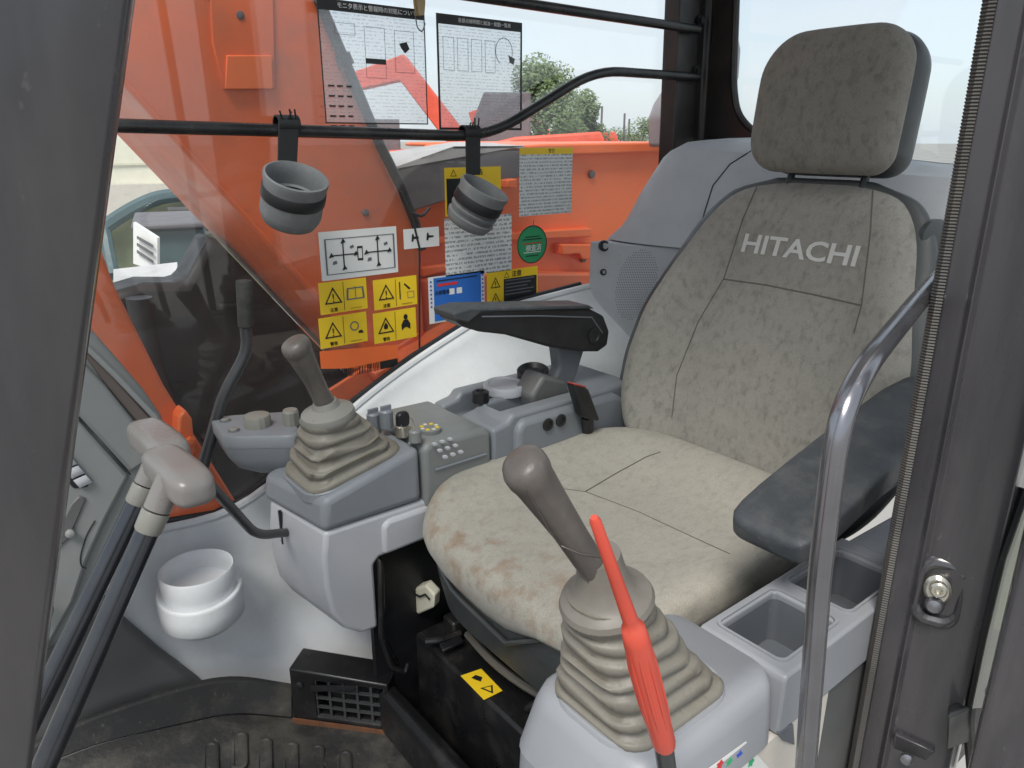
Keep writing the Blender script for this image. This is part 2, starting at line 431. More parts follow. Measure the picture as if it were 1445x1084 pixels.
def interp(tab, x):
    if x <= tab[0][0]: return tab[0][1]
    for (a, va), (b, vb) in zip(tab, tab[1:]):
        if x <= b:
            t = (x - a) / (b - a); t = t * t * (3 - 2 * t); return va + (vb - va) * t
    return tab[-1][1]
def text_vf(s, size, m, extrude=.0004, align='CENTER', shear=0, bold=0., sx=1.0):
    c = bpy.data.curves.new('lettering', 'FONT'); c.body = s; c.size = size; c.extrude = extrude; c.align_x = align; c.align_y = 'CENTER'; c.shear = shear; c.offset = bold
    c.resolution_u = 3
    o = bpy.data.objects.new('lettering', c); COL.objects.link(o)
    dg = bpy.context.evaluated_depsgraph_get(); dg.update()
    me = bpy.data.meshes.new_from_object(o.evaluated_get(dg))
    v = [m @ Vector((p.co.x * sx, p.co.y, p.co.z)) for p in me.vertices]; f = [tuple(p.vertices) for p in me.polygons]
    bpy.data.objects.remove(o); bpy.data.curves.remove(c); bpy.data.meshes.remove(me)
    return v, f
def bvh(o):
    dg = bpy.context.evaluated_depsgraph_get(); dg.update()
    e = o.evaluated_get(dg); me = e.to_mesh()
    off = ORG[o.name]
    t = BVHTree.FromPolygons([v.co + off for v in me.vertices], [tuple(p.vertices) for p in me.polygons])
    e.to_mesh_clear(); return t
def hit(t, px, py):
    h = t.ray_cast(CAM, ray(px, py).normalized())
    return (h[0], h[1]) if h[0] else (None, None)
def seam_on(t, px, name, material, parent, r=.0011, steps=10, lift=.0002):
    pts = []
    for (a, b), (c, d) in zip(px, px[1:]):
        for k in range(steps):
            q, nn = hit(t, a + (c - a) * k / steps, b + (d - b) * k / steps)
            if q: pts.append(q + nn * lift if nn.dot(q - CAM) < 0 else q - nn * lift)
    q, nn = hit(t, *px[-1])
    if q: pts.append(q)
    return mesh(name, tube(pts, r, 6), material, parent)

# ================================================================== SETTING
# ground of the yard, far below the cab floor
GZ = -1.2
setp(mesh('ground', box(-250, 350, -250, 450, GZ - .2, GZ), M['concrete'], smooth=False), kind='structure')
# cab floor
setp(mesh('cab_floor', box(-.35, 1.75, .33, 1.38, -.05, -.012), M['blackmetal'], smooth=False), kind='structure')

# ------------------------------------------------------------------ cab frame
YW = 1.335                                  # plane of the right-hand window glass
cabf = thing('cab_frame', (.8, .8, -.05), 'dark grey painted steel pillars framing the open cab doorway', 'cab frame')
def strip(px, y, t, dx=0):                  # upright sheet outlined on a plane y
    return slab_y(px, y, t)
# front pillar: a rounded hollow section, leaning forward towards its foot
pa, pb = P(203, -60, y=.30), P(40, 1140, y=.30)
def to_z(a, b, z): return a + (b - a) * ((z - a.z) / (b.z - a.z))
pa, pb = to_z(pa, pb, 1.70), to_z(pa, pb, -.02)
def pillar_rings(p0, p1, prof, xdir, ydir, n=2):
    return [[p0.lerp(p1, k / (n - 1)) + Vector(xdir) * a + Vector(ydir) * b for a, b in prof] for k in range(n)]
prof = [(0, .004), (-.003, -.002), (-.006, -.004), (-.024, -.008), (-.040, -.0105), (-.075, -.0135), (-.082, -.012), (-.088, .004), (-.088, .05), (0, .05)]
fp = mesh('front_pillar', loft(pillar_rings(pa, pb, prof, (1, 0, 0), (0, 1, 0), 8)), M['pillar'], cabf, bevel=.0015)
rf = mesh('roof', box(-.35, 1.75, .27, 1.37, 1.68, 1.74), M['reargrey'], cabf, smooth=False)
ADDED_HATCH = box(-.22, .52, .40, 1.24, 1.60, 1.80)          # unseen roof opening, added to let top light onto the front of the cab
# rear right pillar
q0, q1 = P(961, -70, y=1.30), P(954, 215, y=1.30)
q0.z = 1.69
pw = .185
rp = mesh('rear_pillar', slab([q0, q0 + Vector((pw * .42, 0, 0)), q0 + Vector((pw * .45, .012, 0)), q0 + Vector((pw * .62, .012, 0)), q0 + Vector((pw * .65, 0, 0)), q0 + Vector((pw * .9, 0, 0)), q0 + Vector((pw * .93, .05, 0)), q0 + Vector((0, .05, 0))],
          (q1.x - q0.x, 0, .62 - q0.z)), M['rearpillar'], cabf, bevel=.004)
for dz in (1.315, 1.2):                     # guard rail end flanges on it
    mesh('bolt', lathe([(.013, 0), (.013, .006), (.008, .006), (.008, .013)], frame_z((1.632, 1.298, dz + .012), (0, -1, 0)), 10), M['blackmetal'], rp)
# door (rear-left) pillar
DP = .30
d0, d1 = P(1412, -60, y=DP), P(1195, 1150, y=DP)
dm_ = P(1296, 542, y=DP)
d0, d1 = to_z(d0, d1, 1.70), to_z(d0, d1, -.02)
prof_px = [(1296, .345), (1296, .300), (1302, .292), (1334, .272), (1341, .2655), (1350, .2625), (1400, .2345), (1440, .2135), (1459, .2045), (1466, .206), (1469, .215), (1472, .240)]
prof = []
for a_, b_ in prof_px:
    q = P(a_, 542, y=b_) - dm_; prof.append((q.x, q.y))
dp = mesh('door_pillar', loft(pillar_rings(d0, d1, prof, (1, 0, 0), (0, 1, 0), 6)), M['pillar'], cabf, bevel=.0012)
# ribbed trim along its edge
n_rib = 560
rings = []
for k in range(n_rib * 2 + 1):
    c = d0.lerp(d1, k / (n_rib * 2)) + Vector((-.003, -.001, 0))
    s = .0080 if k % 2 else .0069
    rings.append([c + Vector((math.cos(a) * s * 1.05, math.sin(a) * s * 1.1, 0)) for a in [2 * math.pi * j / 8 for j in range(8)]])
mesh('edge_seal', loft(rings), M['seal'], dp, ang=20)
# striker in its pressed pocket
tdp = bvh(dp)
def on_dp(px, py, lift=.0):
    q, nn = hit(tdp, px, py)
    return q + (CAM - q).normalized() * lift
sc_, sn = hit(tdp, 1326, 836)
sn = sn if sn.x < 0 else -sn
sn = (sn + Vector((0, -.25, .1))).normalized()
fm = frame_z(sc_, sn, (0, -1, 0))
mesh('striker_pocket', loft([[fm @ Vector((a * s * .9, b * s, h)) for a, b in rrect(.0225, .0350, .016)] for s, h in ((1.22, -.006), (1.18, .0), (1.06, .0045), (.92, .0055), (.8, .003), (.74, -.006))]), M['pillar'], dp)
mesh('striker_plate', lathe([(.0165, -.004), (.0165, .0045), (.0130, .0075), (.0100, .0075)], frame_z(fm @ Vector((-.003, .004, .0)), sn), 24, sx=.8), M['zinc'], dp)
mesh('striker_pin', lathe([(.0085, 0), (.0085, .014), (.0066, .016), (.0042, .016), (.0038, .011)], frame_z(fm @ Vector((-.003, .008, .0)), sn), 18), M['zinc'], dp)
mesh('striker_roller', lathe([(.0095, .0), (.0098, .008), (.007, .012), (.001, .0138)], frame_z(fm @ Vector((-.003, -.0125, .0)), sn), 18), M['chrome'], dp)
mesh('bolt', lathe([(.0045, 0), (.0045, .003), (.002, .0045)], frame_z(fm @ Vector((.0165, .026, .002)), sn), 12), M['pillar'], dp)
# latch bracket at the foot of the pillar
mesh('latch_bracket', slab([on_dp(1262, 1036, .010), on_dp(1318, 1062, .010), P(1345, 1078, y=.232), P(1340, 1150, y=.232), P(1245, 1150, y=.27)], (.012, .004, 0)), M['pillar'], dp, bevel=.002)
mesh('bolt', lathe([(.007, 0), (.007, .004), (.003, .006)], frame_z(on_dp(1280, 1070, .011), (-.9, -.4, .1)), 14), M['chrome'], dp)

# the opened door folded back against the cab side
door = thing('cab_door', P(1430, 1084, y=.25), 'dark grey cab door edge folded back at the far right', 'door')
e0, e1 = P(1490, 560, y=.170), P(1352, 1150, y=.170)
e0, e1 = to_z(e0, e1, 1.62), to_z(e0, e1, .02)
mesh('door_frame', loft(pillar_rings(e0, e1, [(0, 0), (-.002, -.006), (.004, -.012), (.010, -.035), (.014, -.07), (.03, -.07), (.02, .006)], (1, 0, 0), (0, 1, 0), 4)), M['pillar'], door, bevel=.002)
mesh('glass_pane', slab([P(1455, 690, y=.196), P(1500, 690, y=.196), P(1480, 990, y=.196), P(1372, 1000, y=.196), P(1392, 905, y=.196), P(1420, 790, y=.196)], (.003, .002, 0)), M['dglass'], door, smooth=False)
mesh('gasket', tube([P(1448, 690, y=.203), P(1413, 790, y=.203), P(1386, 905, y=.203), P(1366, 1005, y=.203), P(1372, 1090, y=.203)], .0065, 8, fil=.02), M['black'], door)
mesh('catch', slab([P(1338, 1012, y=.205), P(1372, 998, y=.20), P(1394, 968, y=.195), P(1394, 1004, y=.195), P(1374, 1046, y=.20), P(1336, 1060, y=.205)], (.02, .008, 0)), M['black'], door, bevel=.003)

# ------------------------------------------------------------------ right-hand window
win = thing('side_window', (.8, YW, .55), 'large clear side window covered with warning stickers, facing the orange boom', 'window')
sill = [(.0, .40), (.249, .387), (.341, .374), (.40, .385), (.469, .422), (.637, .531), (.783, .601), (.992, .679), (1.279, .700), (1.7, .72)]
mesh('glass_pane', slab([Vector((x, YW, z - .03)) for x, z in sill] + [Vector((1.66, YW, 1.75)), Vector((-.12, YW, 1.75))], (0, .005, 0)), M['glass'], win, smooth=False)
mesh('gasket', tube([Vector((x, YW - .006, z + .004)) for x, z in sill[1:9]], .006, 8), M['black'], win)
mesh('gasket', tube([P(592, 505, y=YW - .003), P(592, 350, y=YW - .003), P(583, 312, y=YW - .003), P(566, 270, y=YW - .003)], .0022, 6), M['black'], win)

def sticker(name, tl, br, material, label=None, border=None, lift=.001, tr=None, bl=None, parent=win, z_in=.0012):
    """flat print stuck on the inner face of the glass; corners given on the glass"""
    y = YW - lift
    a, c = P(*tl, y=y), P(*br, y=y)
    pts = [a, Vector((c.x, y, P(*tr, y=y).z if tr else a.z)), c, Vector((a.x, y, P(*bl, y=y).z if bl else c.z))]
    o = mesh(name, slab(pts, (0, .0004, 0)), material, parent, smooth=False)
    if label: o['label'] = label
    return o, a, c
def on_glass(parent, name, x0, x1, z0, z1, material, lift=.0016):
    return mesh(name, box(x0, x1, YW - lift - .0003, YW - lift, z0, z1), material, parent, smooth=False)
def gm(x, z, lift=.0017):                    # lettering frame on the glass, seen from inside the cab
    return frame((x, YW - lift, z), (1, 0, 0), (0, 0, 1), (0, -1, 0))
def poly_on_glass(parent, name, pts, material, lift=.0017):
    return mesh(name, slab([Vector((x, YW - lift, z)) for x, z in pts], (0, .0003, 0)), material, parent, smooth=False)
def outline(pts, w):
    """closed ring of strips with mitred corners"""
    n = len(pts); v = []; f = []
    c = sum((Vector((a, 0, b)) for a, b in pts), Vector()) / n
    for a, b in pts:
        p = Vector((a, 0, b)); v += [p, c + (p - c) * (1 - w)]
    for i in range(n):
        j = (i + 1) % n; f.append((2 * i, 2 * j, 2 * j + 1, 2 * i + 1))
    return v, f
def ring_on_glass(parent, name, pts, w, material, lift=.0018):
    v, f = outline(pts, w)
    return mesh(name, ([Vector((p.x, YW - lift, p.z)) for p in v], f), material, parent, smooth=False)
def warn_triangle(parent, x, z, s, mark=True, material=None):
    k = material or M['ink']
    ring_on_glass(parent, 'warning_triangle', [(x - s, z - s * .8), (x + s, z - s * .8), (x, z + s * .95)], .24, k)
    if mark: mesh('exclamation_mark', text_vf('!', s * 1.25, gm(x, z - s * .25, .0018)), k, parent, smooth=False)

rows_fine = print_rows('fine_print', (.70, .71, .69), (.24, .25, .26), 130, 330, .5, .47)
# control pattern plate
o, a, c = sticker('sticker', (449, 328), (562, 384), M['swhite'], 'white control pattern diagram with crossing arrows')
ring_on_glass(o, 'border_line', [(a.x + .010, a.z - .014), (c.x - .006, a.z - .014), (c.x - .006, c.z + .010), (a.x + .010, c.z + .010)], .045, M['tray'])
for cx in (a.x + .048, c.x - .045):
    cz = (a.z + c.z) / 2
    on_glass(o, 'arrow_bar', cx - .026, cx + .026, cz - .0012, cz + .0012, M['ink'])
    on_glass(o, 'arrow_bar', cx - .0012, cx + .0012, cz - .026, cz + .026, M['ink'], .0020)
    for dx, dz in ((-.026, 0), (.026, 0), (0, .026), (0, -.026)):
        poly_on_glass(o, 'arrow_head', [(cx + dx - .005, cz + dz - .004), (cx + dx + .006, cz + dz - .002), (cx + dx + .001, cz + dz + .006)], M['ink'], .0024)
    poly_on_glass(o, 'machine_mark', [(cx + .016, cz + .010), (cx + .024, cz + .013), (cx + .022, cz + .018), (cx + .014, cz + .015)], M['tray'])
    poly_on_glass(o, 'machine_mark', [(cx - .024, cz - .018), (cx - .014, cz - .016), (cx - .015, cz - .010), (cx - .022, cz - .011)], M['tray'])
ring_on_glass(o, 'machine_mark', [((a.x + c.x) / 2 - .006, cz - .014), ((a.x + c.x) / 2 + .006, cz - .014), ((a.x + c.x) / 2 + .006, cz + .014), ((a.x + c.x) / 2 - .006, cz + .014)], .3, M['ink'])
# small white plate with two machine marks
o, a, c = sticker('sticker', (569, 324), (620, 347), M['swhite'], 'small white sticker with two black machine marks')
for k in (0.3, .72):
    x = a.x + (c.x - a.x) * k; z = (a.z + c.z) / 2
    poly_on_glass(o, 'machine_mark', [(x - .008, z - .006), (x - .004, z - .006), (x - .002, z - .001), (x + .010, z), (x + .010, z + .003), (x - .001, z + .004), (x - .003, z + .010), (x - .006, z + .009)], M['ink'])
# four yellow warnings
specs = [((449, 400), (519, 435), 'yellow warning sticker with an open book'), ((526, 396), (589, 429), 'yellow warning sticker with a crossed pole and falling piece'),
         ((449, 450), (519, 481), 'yellow warning sticker with a spinning part'), ((526, 443), (588, 475), 'yellow warning sticker with a seated figure')]
for i, (tl, br, lab) in enumerate(specs):
    dz = .0
    o, a, c = sticker('sticker', tl, br, M['yellow'], lab)
    w, h = c.x - a.x, a.z - c.z
    cx = a.x + w * .28; cz = (a.z + c.z) / 2 + .003
    on_glass(o, 'divider_line', a.x + w * .5 - .0004, a.x + w * .5 + .0004, c.z + .003, a.z - .003, M['ink'])
    warn_triangle(o, cx, cz, h * .30, i != 3)
    mesh('lettering', text_vf('注意' if i in (0, 1) else '警告', .0085, gm(cx, c.z + .0065)), M['ink'], o, smooth=False)
    bx = a.x + w * .75
    if i == 0:
        ring_on_glass(o, 'book_mark', [(bx - .020, cz - .012), (bx + .020, cz - .012), (bx + .018, cz + .012), (bx - .018, cz + .012)], .2, M['tray'])
        on_glass(o, 'book_spine', bx - .0006, bx + .0006, cz - .012, cz + .014, M['tray'], .0021)
    elif i == 1:
        on_glass(o, 'pole_mark', bx - .017, bx - .0145, cz - .018, cz + .018, M['ink'])
        poly_on_glass(o, 'arm_mark', [(bx - .006, cz + .012), (bx - .003, cz + .014), (bx + .010, cz + .002), (bx + .006, cz)], M['ink'])
        ring_on_glass(o, 'box_mark', [(bx + .002, cz - .018), (bx + .018, cz - .018), (bx + .018, cz - .004), (bx + .002, cz - .004)], .15, M['tray'])
    elif i == 2:
        ring_on_glass(o, 'wheel_mark', [(bx - .002 + .010 * math.cos(t), cz + .002 + .010 * math.sin(t)) for t in [k * math.pi / 5 for k in range(10)]], .25, M['tray'])
        poly_on_glass(o, 'hand_mark', [(bx + .006, cz - .014), (bx + .018, cz - .015), (bx + .014, cz - .008), (bx + .007, cz - .009)], M['ink'])
    else:
        poly_on_glass(o, 'flame_mark', [(cx - .004, cz - .007), (cx + .004, cz - .007), (cx + .005, cz), (cx, cz + .007), (cx - .005, cz)], M['ink'])
        poly_on_glass(o, 'figure_mark', [(bx - .010, cz - .016), (bx - .003, cz - .010), (bx + .003, cz - .010), (bx + .010, cz - .016), (bx + .011, cz - .004), (bx + .005, cz + .006), (bx - .005, cz + .006), (bx - .011, cz - .004)], M['ink'])
        poly_on_glass(o, 'figure_head', [(bx + .005 * math.cos(t), cz + .012 + .006 * math.sin(t)) for t in [k * math.pi / 5 for k in range(10)]], M['ink'])
    if i != 3:
        mesh('lettering', text_vf('一一一一一', .005, gm(bx, c.z + .005)), M['ink'], o, smooth=False)
# orange strip with a bar code
o, a, c = sticker('sticker', (451, 496), (563, 519), M['orange'], 'orange strip with a black bar code', tr=(563, 486), bl=(451, 521))
x = a.x + .004
while x < c.x - .048:
    w = random.choice((.0008, .0014, .0022)); t = (x - a.x) / (c.x - a.x)
    on_glass(o, 'bar', x, x + w, c.z + .004, c.z + .022, M['ink']); x += w + random.choice((.0012, .002, .003))
on_glass(o, 'bar', c.x - .045, c.x - .003, c.z + .005, c.z + .022, M['ink'], .0019)
# yellow-topped long notice
o, a, c = sticker('sticker', (733, 209), (806, 300), rows_fine, 'white notice with a yellow header strip, highest on the window')
on_glass(o, 'header_strip', a.x, c.x, a.z - .014, a.z, M['yellow'])
warn_triangle(o, (a.x + c.x) / 2 - .012, a.z - .0072, .005, False)
mesh('lettering', text_vf('警告', .010, gm((a.x + c.x) / 2 + .014, a.z - .0072)), M['ink'], o, smooth=False)
# notice behind the second drink holder
o, a, c = sticker('sticker', (627, 309), (722, 381), print_rows('notice_print', (.70, .71, .70), (.22, .22, .23), 105, 260, .5, .47), 'white text notice partly hidden by the hanging drink holder')
# yellow-black notice higher up
o, a, c = sticker('sticker', (627, 237), (707, 300), M['yellow'], 'yellow warning sticker with a black table behind the drink holder')
on_glass(o, 'text_table', a.x + .004, a.x + .055, c.z + .004, a.z - .022, M['ink'])
warn_triangle(o, a.x + .022, a.z - .011, .008, False)
mesh('lettering', text_vf('警告', .014, gm(a.x + .085, a.z - .011)), M['ink'], o, smooth=False)
# green round tag
gc = P(751, 345, y=YW - .001)
o = mesh('sticker', slab([gc + Vector((.045 * math.cos(t), 0, .044 * math.sin(t))) for t in [k * math.pi / 18 for k in range(36)]], (0, .0004, 0)), M['green'], win, smooth=False)
o['label'] = 'round green inspection sticker'
ring_on_glass(o, 'border_line', [(gc.x + .045 * math.cos(t), gc.z + .044 * math.sin(t)) for t in [k * math.pi / 18 for k in range(36)]], .05, M['ink'])
for k, (dz, s, w) in enumerate(((.018, 'ink', .022), (.012, 'ink', .030), (.003, 'inkred', .030), (-.018, 'inkwhite', .026), (-.026, 'ink', .02))):
    on_glass(o, 'print_line', gc.x - w, gc.x + w, gc.z + dz - .001, gc.z + dz + .001, M[s])
mesh('lettering', text_vf('検査済', .016, gm(gc.x + .004, gc.z - .009)), M['inkwhite'], o, smooth=False)
mesh('tag_pin', tube([gc + Vector((.002, -.001, .038)), gc + Vector((.003, -.001, .056))], .0012, 6), M['tray'], win)
# blue sticker
o, a, c = sticker('sticker', (604, 392), (684, 444), M['swhite'], 'white bordered blue service sticker above the armrest')
on_glass(o, 'blue_field', a.x + .013, c.x - .010, c.z + .004, a.z - .003, M['blue'])
on_glass(o, 'print_line', a.x + .022, a.x + .075, a.z - .022, a.z - .016, M['inkred'], .0021)
on_glass(o, 'print_line', a.x + .02, c.x - .02, a.z - .011, a.z - .0085, M['ink'], .0021)
for k in (0.052, .072):
    on_glass(o, 'print_box', a.x + k, a.x + k + .014, a.z - .043, a.z - .030, M['inkwhite'], .0021)
mesh('lettering', text_vf('点検整備', .010, gm(a.x + .034, a.z - .036, .0022)), M['ink'], o, smooth=False)
for k in range(7):
    for x in (a.x + .006, c.x - .005):
        on_glass(o, 'edge_mark', x - .002, x + .002, a.z - .012 - k * .009, a.z - .008 - k * .009, M['inkblue'])
# yellow sticker with table
o, a, c = sticker('sticker', (687, 385), (758, 444), M['yellow'], 'yellow caution sticker with a black table above the armrest')
on_glass(o, 'text_table', a.x + .048, c.x - .004, c.z + .004, a.z - .020, M['machine'])
for k in range(5):
    on_glass(o, 'print_line', a.x + .052, c.x - .012 - .01 * (k % 3), a.z - .026 - k * .008, a.z - .023 - k * .008, M['tray'], .0021)
warn_triangle(o, a.x + .024, a.z - .026, .014, True); warn_triangle(o, a.x + .024, a.z - .062, .014, True); warn_triangle(o, a.x + .056, a.z - .011, .008, False)
mesh('lettering', text_vf('注意', .015, gm(a.x + .086, a.z - .011)), M['ink'], o, smooth=False)

# ------------------------------------------------------------------ hanging clear sheets
def sheet(tl, br, label, title, thick):
    y = YW - .02
    a, c = P(*tl, y=y), P(*br, y=y)
    t = thing('poster_sheet', ((a.x + c.x) / 2, y, c.z), label, 'poster')
    mesh('sheet', box(a.x, c.x, y, y + .0006, c.z, a.z), print_rows('sheet_print_%d' % thick, (.66, .72, .78), (.12, .12, .13), 165, 220, .34, .5, .20, .33), t, smooth=False)
    for x0, x1, z0, z1 in ((a.x, c.x, a.z - .018, a.z), (a.x, c.x, c.z, c.z + .0022 * thick), (a.x, a.x + .0022 * thick, c.z + .0022 * thick, a.z - .018), (c.x - .0022 * thick, c.x, c.z + .0022 * thick, a.z - .018)):
        mesh('header_strip' if z1 == a.z and x0 == a.x and z0 > c.z + .05 else 'border', box(x0, x1, y - .0007, y - .0002, z0, z1), M['ink'], t, smooth=False)
    mesh('lettering', text_vf(title, .0102 if thick == 1 else .0088, frame(((a.x + c.x) / 2 + .01, y - .001, a.z - .009), (1, 0, 0), (0, 0, 1), (0, -1, 0)), .0002, bold=.0), M['inkwhite'], t, smooth=False)
    return t, a, c, y
def sheet_mark(t, y, x0, x1, z0, z1, m, name='print_box'):
    return mesh(name, box(x0, x1, y - .0006, y - .0002, z0, z1), m, t, smooth=False)
def sheet_frame(t, y, x0, x1, z0, z1, w=.0007, name='table_frame'):
    return mesh(name, join(box(x0, x1, y - .0005, y - .0002, z0, z0 + w), box(x0, x1, y - .0005, y - .0002, z1 - w, z1), box(x0, x0 + w, y - .0005, y - .0002, z0 + w, z1 - w), box(x1 - w, x1, y - .0005, y - .0002, z0 + w, z1 - w)), M['tray'], t, smooth=False)
t, a, c, y = sheet((446, -4), (604, 176), 'wide clear printed sheet on the window, half over the orange boom', 'モニタ表示と警報時の対処について', 1)
sheet_mark(t, y, a.x + .088, a.x + .130, a.z - .100, a.z - .091, M['ink'])
sheet_frame(t, y, a.x + .088, a.x + .130, a.z - .124, a.z - .038); sheet_frame(t, y, a.x + .150, a.x + .192, a.z - .112, a.z - .04); sheet_frame(t, y, a.x + .03, a.x + .07, a.z - .055, a.z - .036)
for k in range(5):
    for q in range(3):
        sheet_mark(t, y, a.x + .010 + q * .018, a.x + .022 + q * .017, a.z - .142 - k * .017, a.z - .139 - k * .017, M['ink'], 'print_line')
poly = [(.160, .062), (.176, .058), (.182, .070), (.172, .078), (.164, .070)]
mesh('machine_mark', slab([Vector((a.x + p, y - .0005, a.z - q)) for p, q in poly], (0, .0003, 0)), M['ink'], t, smooth=False)
t2, a2, c2, y2 = sheet((615, 18), (736, 184), 'narrow clear printed sheet with thick black border beside the wide sheet', '各部点検時間と給油・給脂一覧表', 2)
for k in range(4): sheet_frame(t2, y2, a2.x + .014 + k * .034, a2.x + .040 + k * .034, a2.z - .10, a2.z - .040)
mesh('machine_mark', tube([Vector((a2.x + .165 + .022 * math.cos(q), y2 - .0004, a2.z - .058 + .026 * math.sin(q))) for q in [k * math.pi / 12 for k in range(-4, 17)]], .0006, 5), M['ink'], t2)
mesh('machine_mark', slab([Vector((a2.x + p, y2 - .0005, a2.z - q)) for p, q in ((.176, .064), (.194, .070), (.190, .082), (.180, .078))], (0, .0003, 0)), M['tray'], t2, smooth=False)
# clip holding the wide sheet
cl = thing('clothes_clip', P(590, 20, y=YW - .035), 'tan clip with a wire hook hanging over the wide printed sheet', 'clip')
ct = P(591, -15, y=YW - .03); cb = P(591, 22, y=YW - .03)
for s in (-1, 1):
    mesh('jaw', loft([[Vector((ct.x + a * w, ct.y + s * .005 + b * .003, z)) for a, b in rrect(1, 1, .4, 2)] for z, w in ((ct.z + .02, .011), (cb.z + .02, .009), (cb.z, .006))]), M['tan'], cl, bevel=.001)
mesh('wire_hook', tube([P(586, 22, y=YW - .03), P(589, 40, y=YW - .03), P(596, 46, y=YW - .03), P(600, 33, y=YW - .03)], .0012, 6, fil=.006), M['tray'], cl)

# ------------------------------------------------------------------ guard rails across the window
YR = 1.285
gr = thing('window_guard', (1.62, YR, 1.05), 'black tubular guard rails running across the side window', 'guard rail')
k_ = YR / 1.32
rail_r = .0105
zl, zh = 1.05 + (.006) * k_, CAM_H + .15 * k_
mesh('rail', tube([P(-10, 172, y=YR), P(690, 193, y=YR), P(840, 99, y=YR), P(985, 109, y=YR)], rail_r, 14, fil=.085), M['blackmetal'], gr)
mesh('rail', tube([P(120, -88, y=YR), P(985, 42, y=YR)], rail_r, 14), M['blackmetal'], gr)

# ------------------------------------------------------------------ drink holders hung from the rail
def drink_holder(px, top, bot, cent, rx, tilt, label, folds):
    y = YR - .045
    c = P(*cent, y=y)
    t = thing('drink_holder', P(*top, y=YR), label, 'drink holder', 'grey rubber drink holders hanging from the rail')
    s0 = P(*top, y=YR); s1 = P(*bot, y=y + .035)
    d = (s1 - s0).normalized()
    mesh('strap', slab([s0 + Vector((-.018, -.013, .014)), s0 + Vector((.018, -.013, .014)), s1 + Vector((.017, -.003, -.01)), s1 + Vector((-.017, -.003, -.01))], (0, .004, 0)), M['strap'], t, bevel=.001)
    mesh('strap_loop', lathe([(.0125, -.019), (.0155, -.019), (.0155, .019), (.0125, .019)], frame_z(s0 + Vector((0, 0, .003)), (1, 0, 0)), 14, False, False), M['strap'], t)
    for k in range(4):
        q = s0 + Vector((-.012 + .008 * k, -.012, .01)); mesh('cable_tie_tail', tube([q, q + Vector((random.uniform(-.012, .012), -.006, .012 + .01 * random.random()))], .0016, 5), M['strap'], t)
    az = Vector((tilt, -.5, 1)).normalized()
    m = frame_z(c, az)
    prof = [(rx * .70, -.052), (rx * .86, -.049), (rx * .94, -.040)]
    for k in range(folds): prof += [(rx * (.90 if k % 2 else .97), -.036 + k * .008), (rx * (.93 if k % 2 else 1.0), -.030 + k * .008)]
    prof += [(rx * .985, .004), (rx * 1.0, .022), (rx * 1.04, .030), (rx * 1.03, .036), (rx * .96, .037), (rx * .88, .030), (rx * .84, .015), (rx * .80, -.010), (rx * .74, -.03), (rx * .6, -.034)]
    mesh('cup', lathe(prof, m, 36), M['ringr'], t, ang=50)
    for h in (-.02, -.006):
        mesh('inner_ring', lathe([(rx * .80, h), (rx * .72, h + .003), (rx * .80, h + .006)], m, 32, False, False), M['ringr'], t)
    mesh('band', lathe([(rx * 1.005, -.006), (rx * 1.03, -.004), (rx * 1.03, .013), (rx * 1.005, .015)], m, 36, False, False), M['strap'], t)
    return t
drink_holder(0, (405, 178), (404, 232), (414, 276), .052, .05, 'grey rubber drink holder on the black rail in front of the boom', 1)
drink_holder(0, (663, 190), (667, 240), (674, 287), .050, .28, 'ribbed grey drink holder on the rail beside the round green sticker', 5)

# ------------------------------------------------------------------ rear window
rw = thing('rear_window', (1.68, .8, 1.0), 'rear window showing the pale sky behind the headrest', 'window')
mesh('glass_pane', box(1.70, 1.704, .35, 1.33, 1.0, 1.8), M['rglass'], rw, smooth=False)
cpts = [P(1041, -60, x=1.69), P(1035, 120, x=1.69), P(1040, 160, x=1.69), P(1062, 186, x=1.69), P(1110, 200, x=1.69)]
mesh('gasket', tube(cpts, .009, 8, fil=.03), M['rearpillar'], rw)
inner = fillet(cpts, .05)
outer = [Vector((1.692, 1.36, p.z)) for p in inner]
v = inner + outer; n = len(inner)
mesh('corner_frame', slab(inner + [Vector((1.69, 1.36, inner[-1].z)), Vector((1.69, 1.36, inner[0].z))], (.01, 0, 0)), M['rearpillar'], rw, smooth=False)

# ================================================================== OUTSIDE
# boom standing right beside the cab
boom = thing('boom', (.9, 1.75, .5), 'huge orange boom rising diagonally just outside the side window', 'boom')
BY = 1.62
bo = [(-340, -450), (282, -450), (425, -60), (447, 0), (480, 80), (533, 205), (560, 262), (582, 312), (592, 350), (597, 430), (610, 640), (585, 575), (545, 530), (490, 470), (330, 292), (176, 122), (80, 15)]
mesh('side_plate', slab_y(bo, BY, .44), M['boomor'], boom, bevel=.008)
mesh('weld_bead', tube([P(x, y, y=BY - .001) for x, y in ((80, 10), (176, 116), (330, 286), (490, 464), (540, 520))], .006, 8), M['boomor'], boom)
mesh('cover_plate', slab_y([(262, -40), (385, -40), (388, 90), (390, 125), (316, 126), (300, 60), (297, 0)], BY - .006, .008), M['boomor'], boom, bevel=.002)
mesh('cover_plate', slab_y([(320, 78), (384, 78), (386, 126), (318, 126)], BY - .012, .006), M['orange'], boom, bevel=.002)
hose = [P(x, y, y=BY - .016) for x, y in ((436, -40), (452, 5), (486, 85), (538, 208), (566, 264), (586, 314), (596, 352))]
mesh('edge_hose', tube(hose, .012, 10), M['black'], boom)
mesh('hose_hook', tube([P(580, 300, y=BY - .03), P(596, 306, y=BY - .03), P(606, 293, y=BY - .03)], .004, 6, fil=.01), M['black'], boom)
mesh('hose_clamp', lathe([(.018, -.012), (.018, .012)], frame_z(hose[2], hose[3] - hose[2]), 12), M['black'], boom)
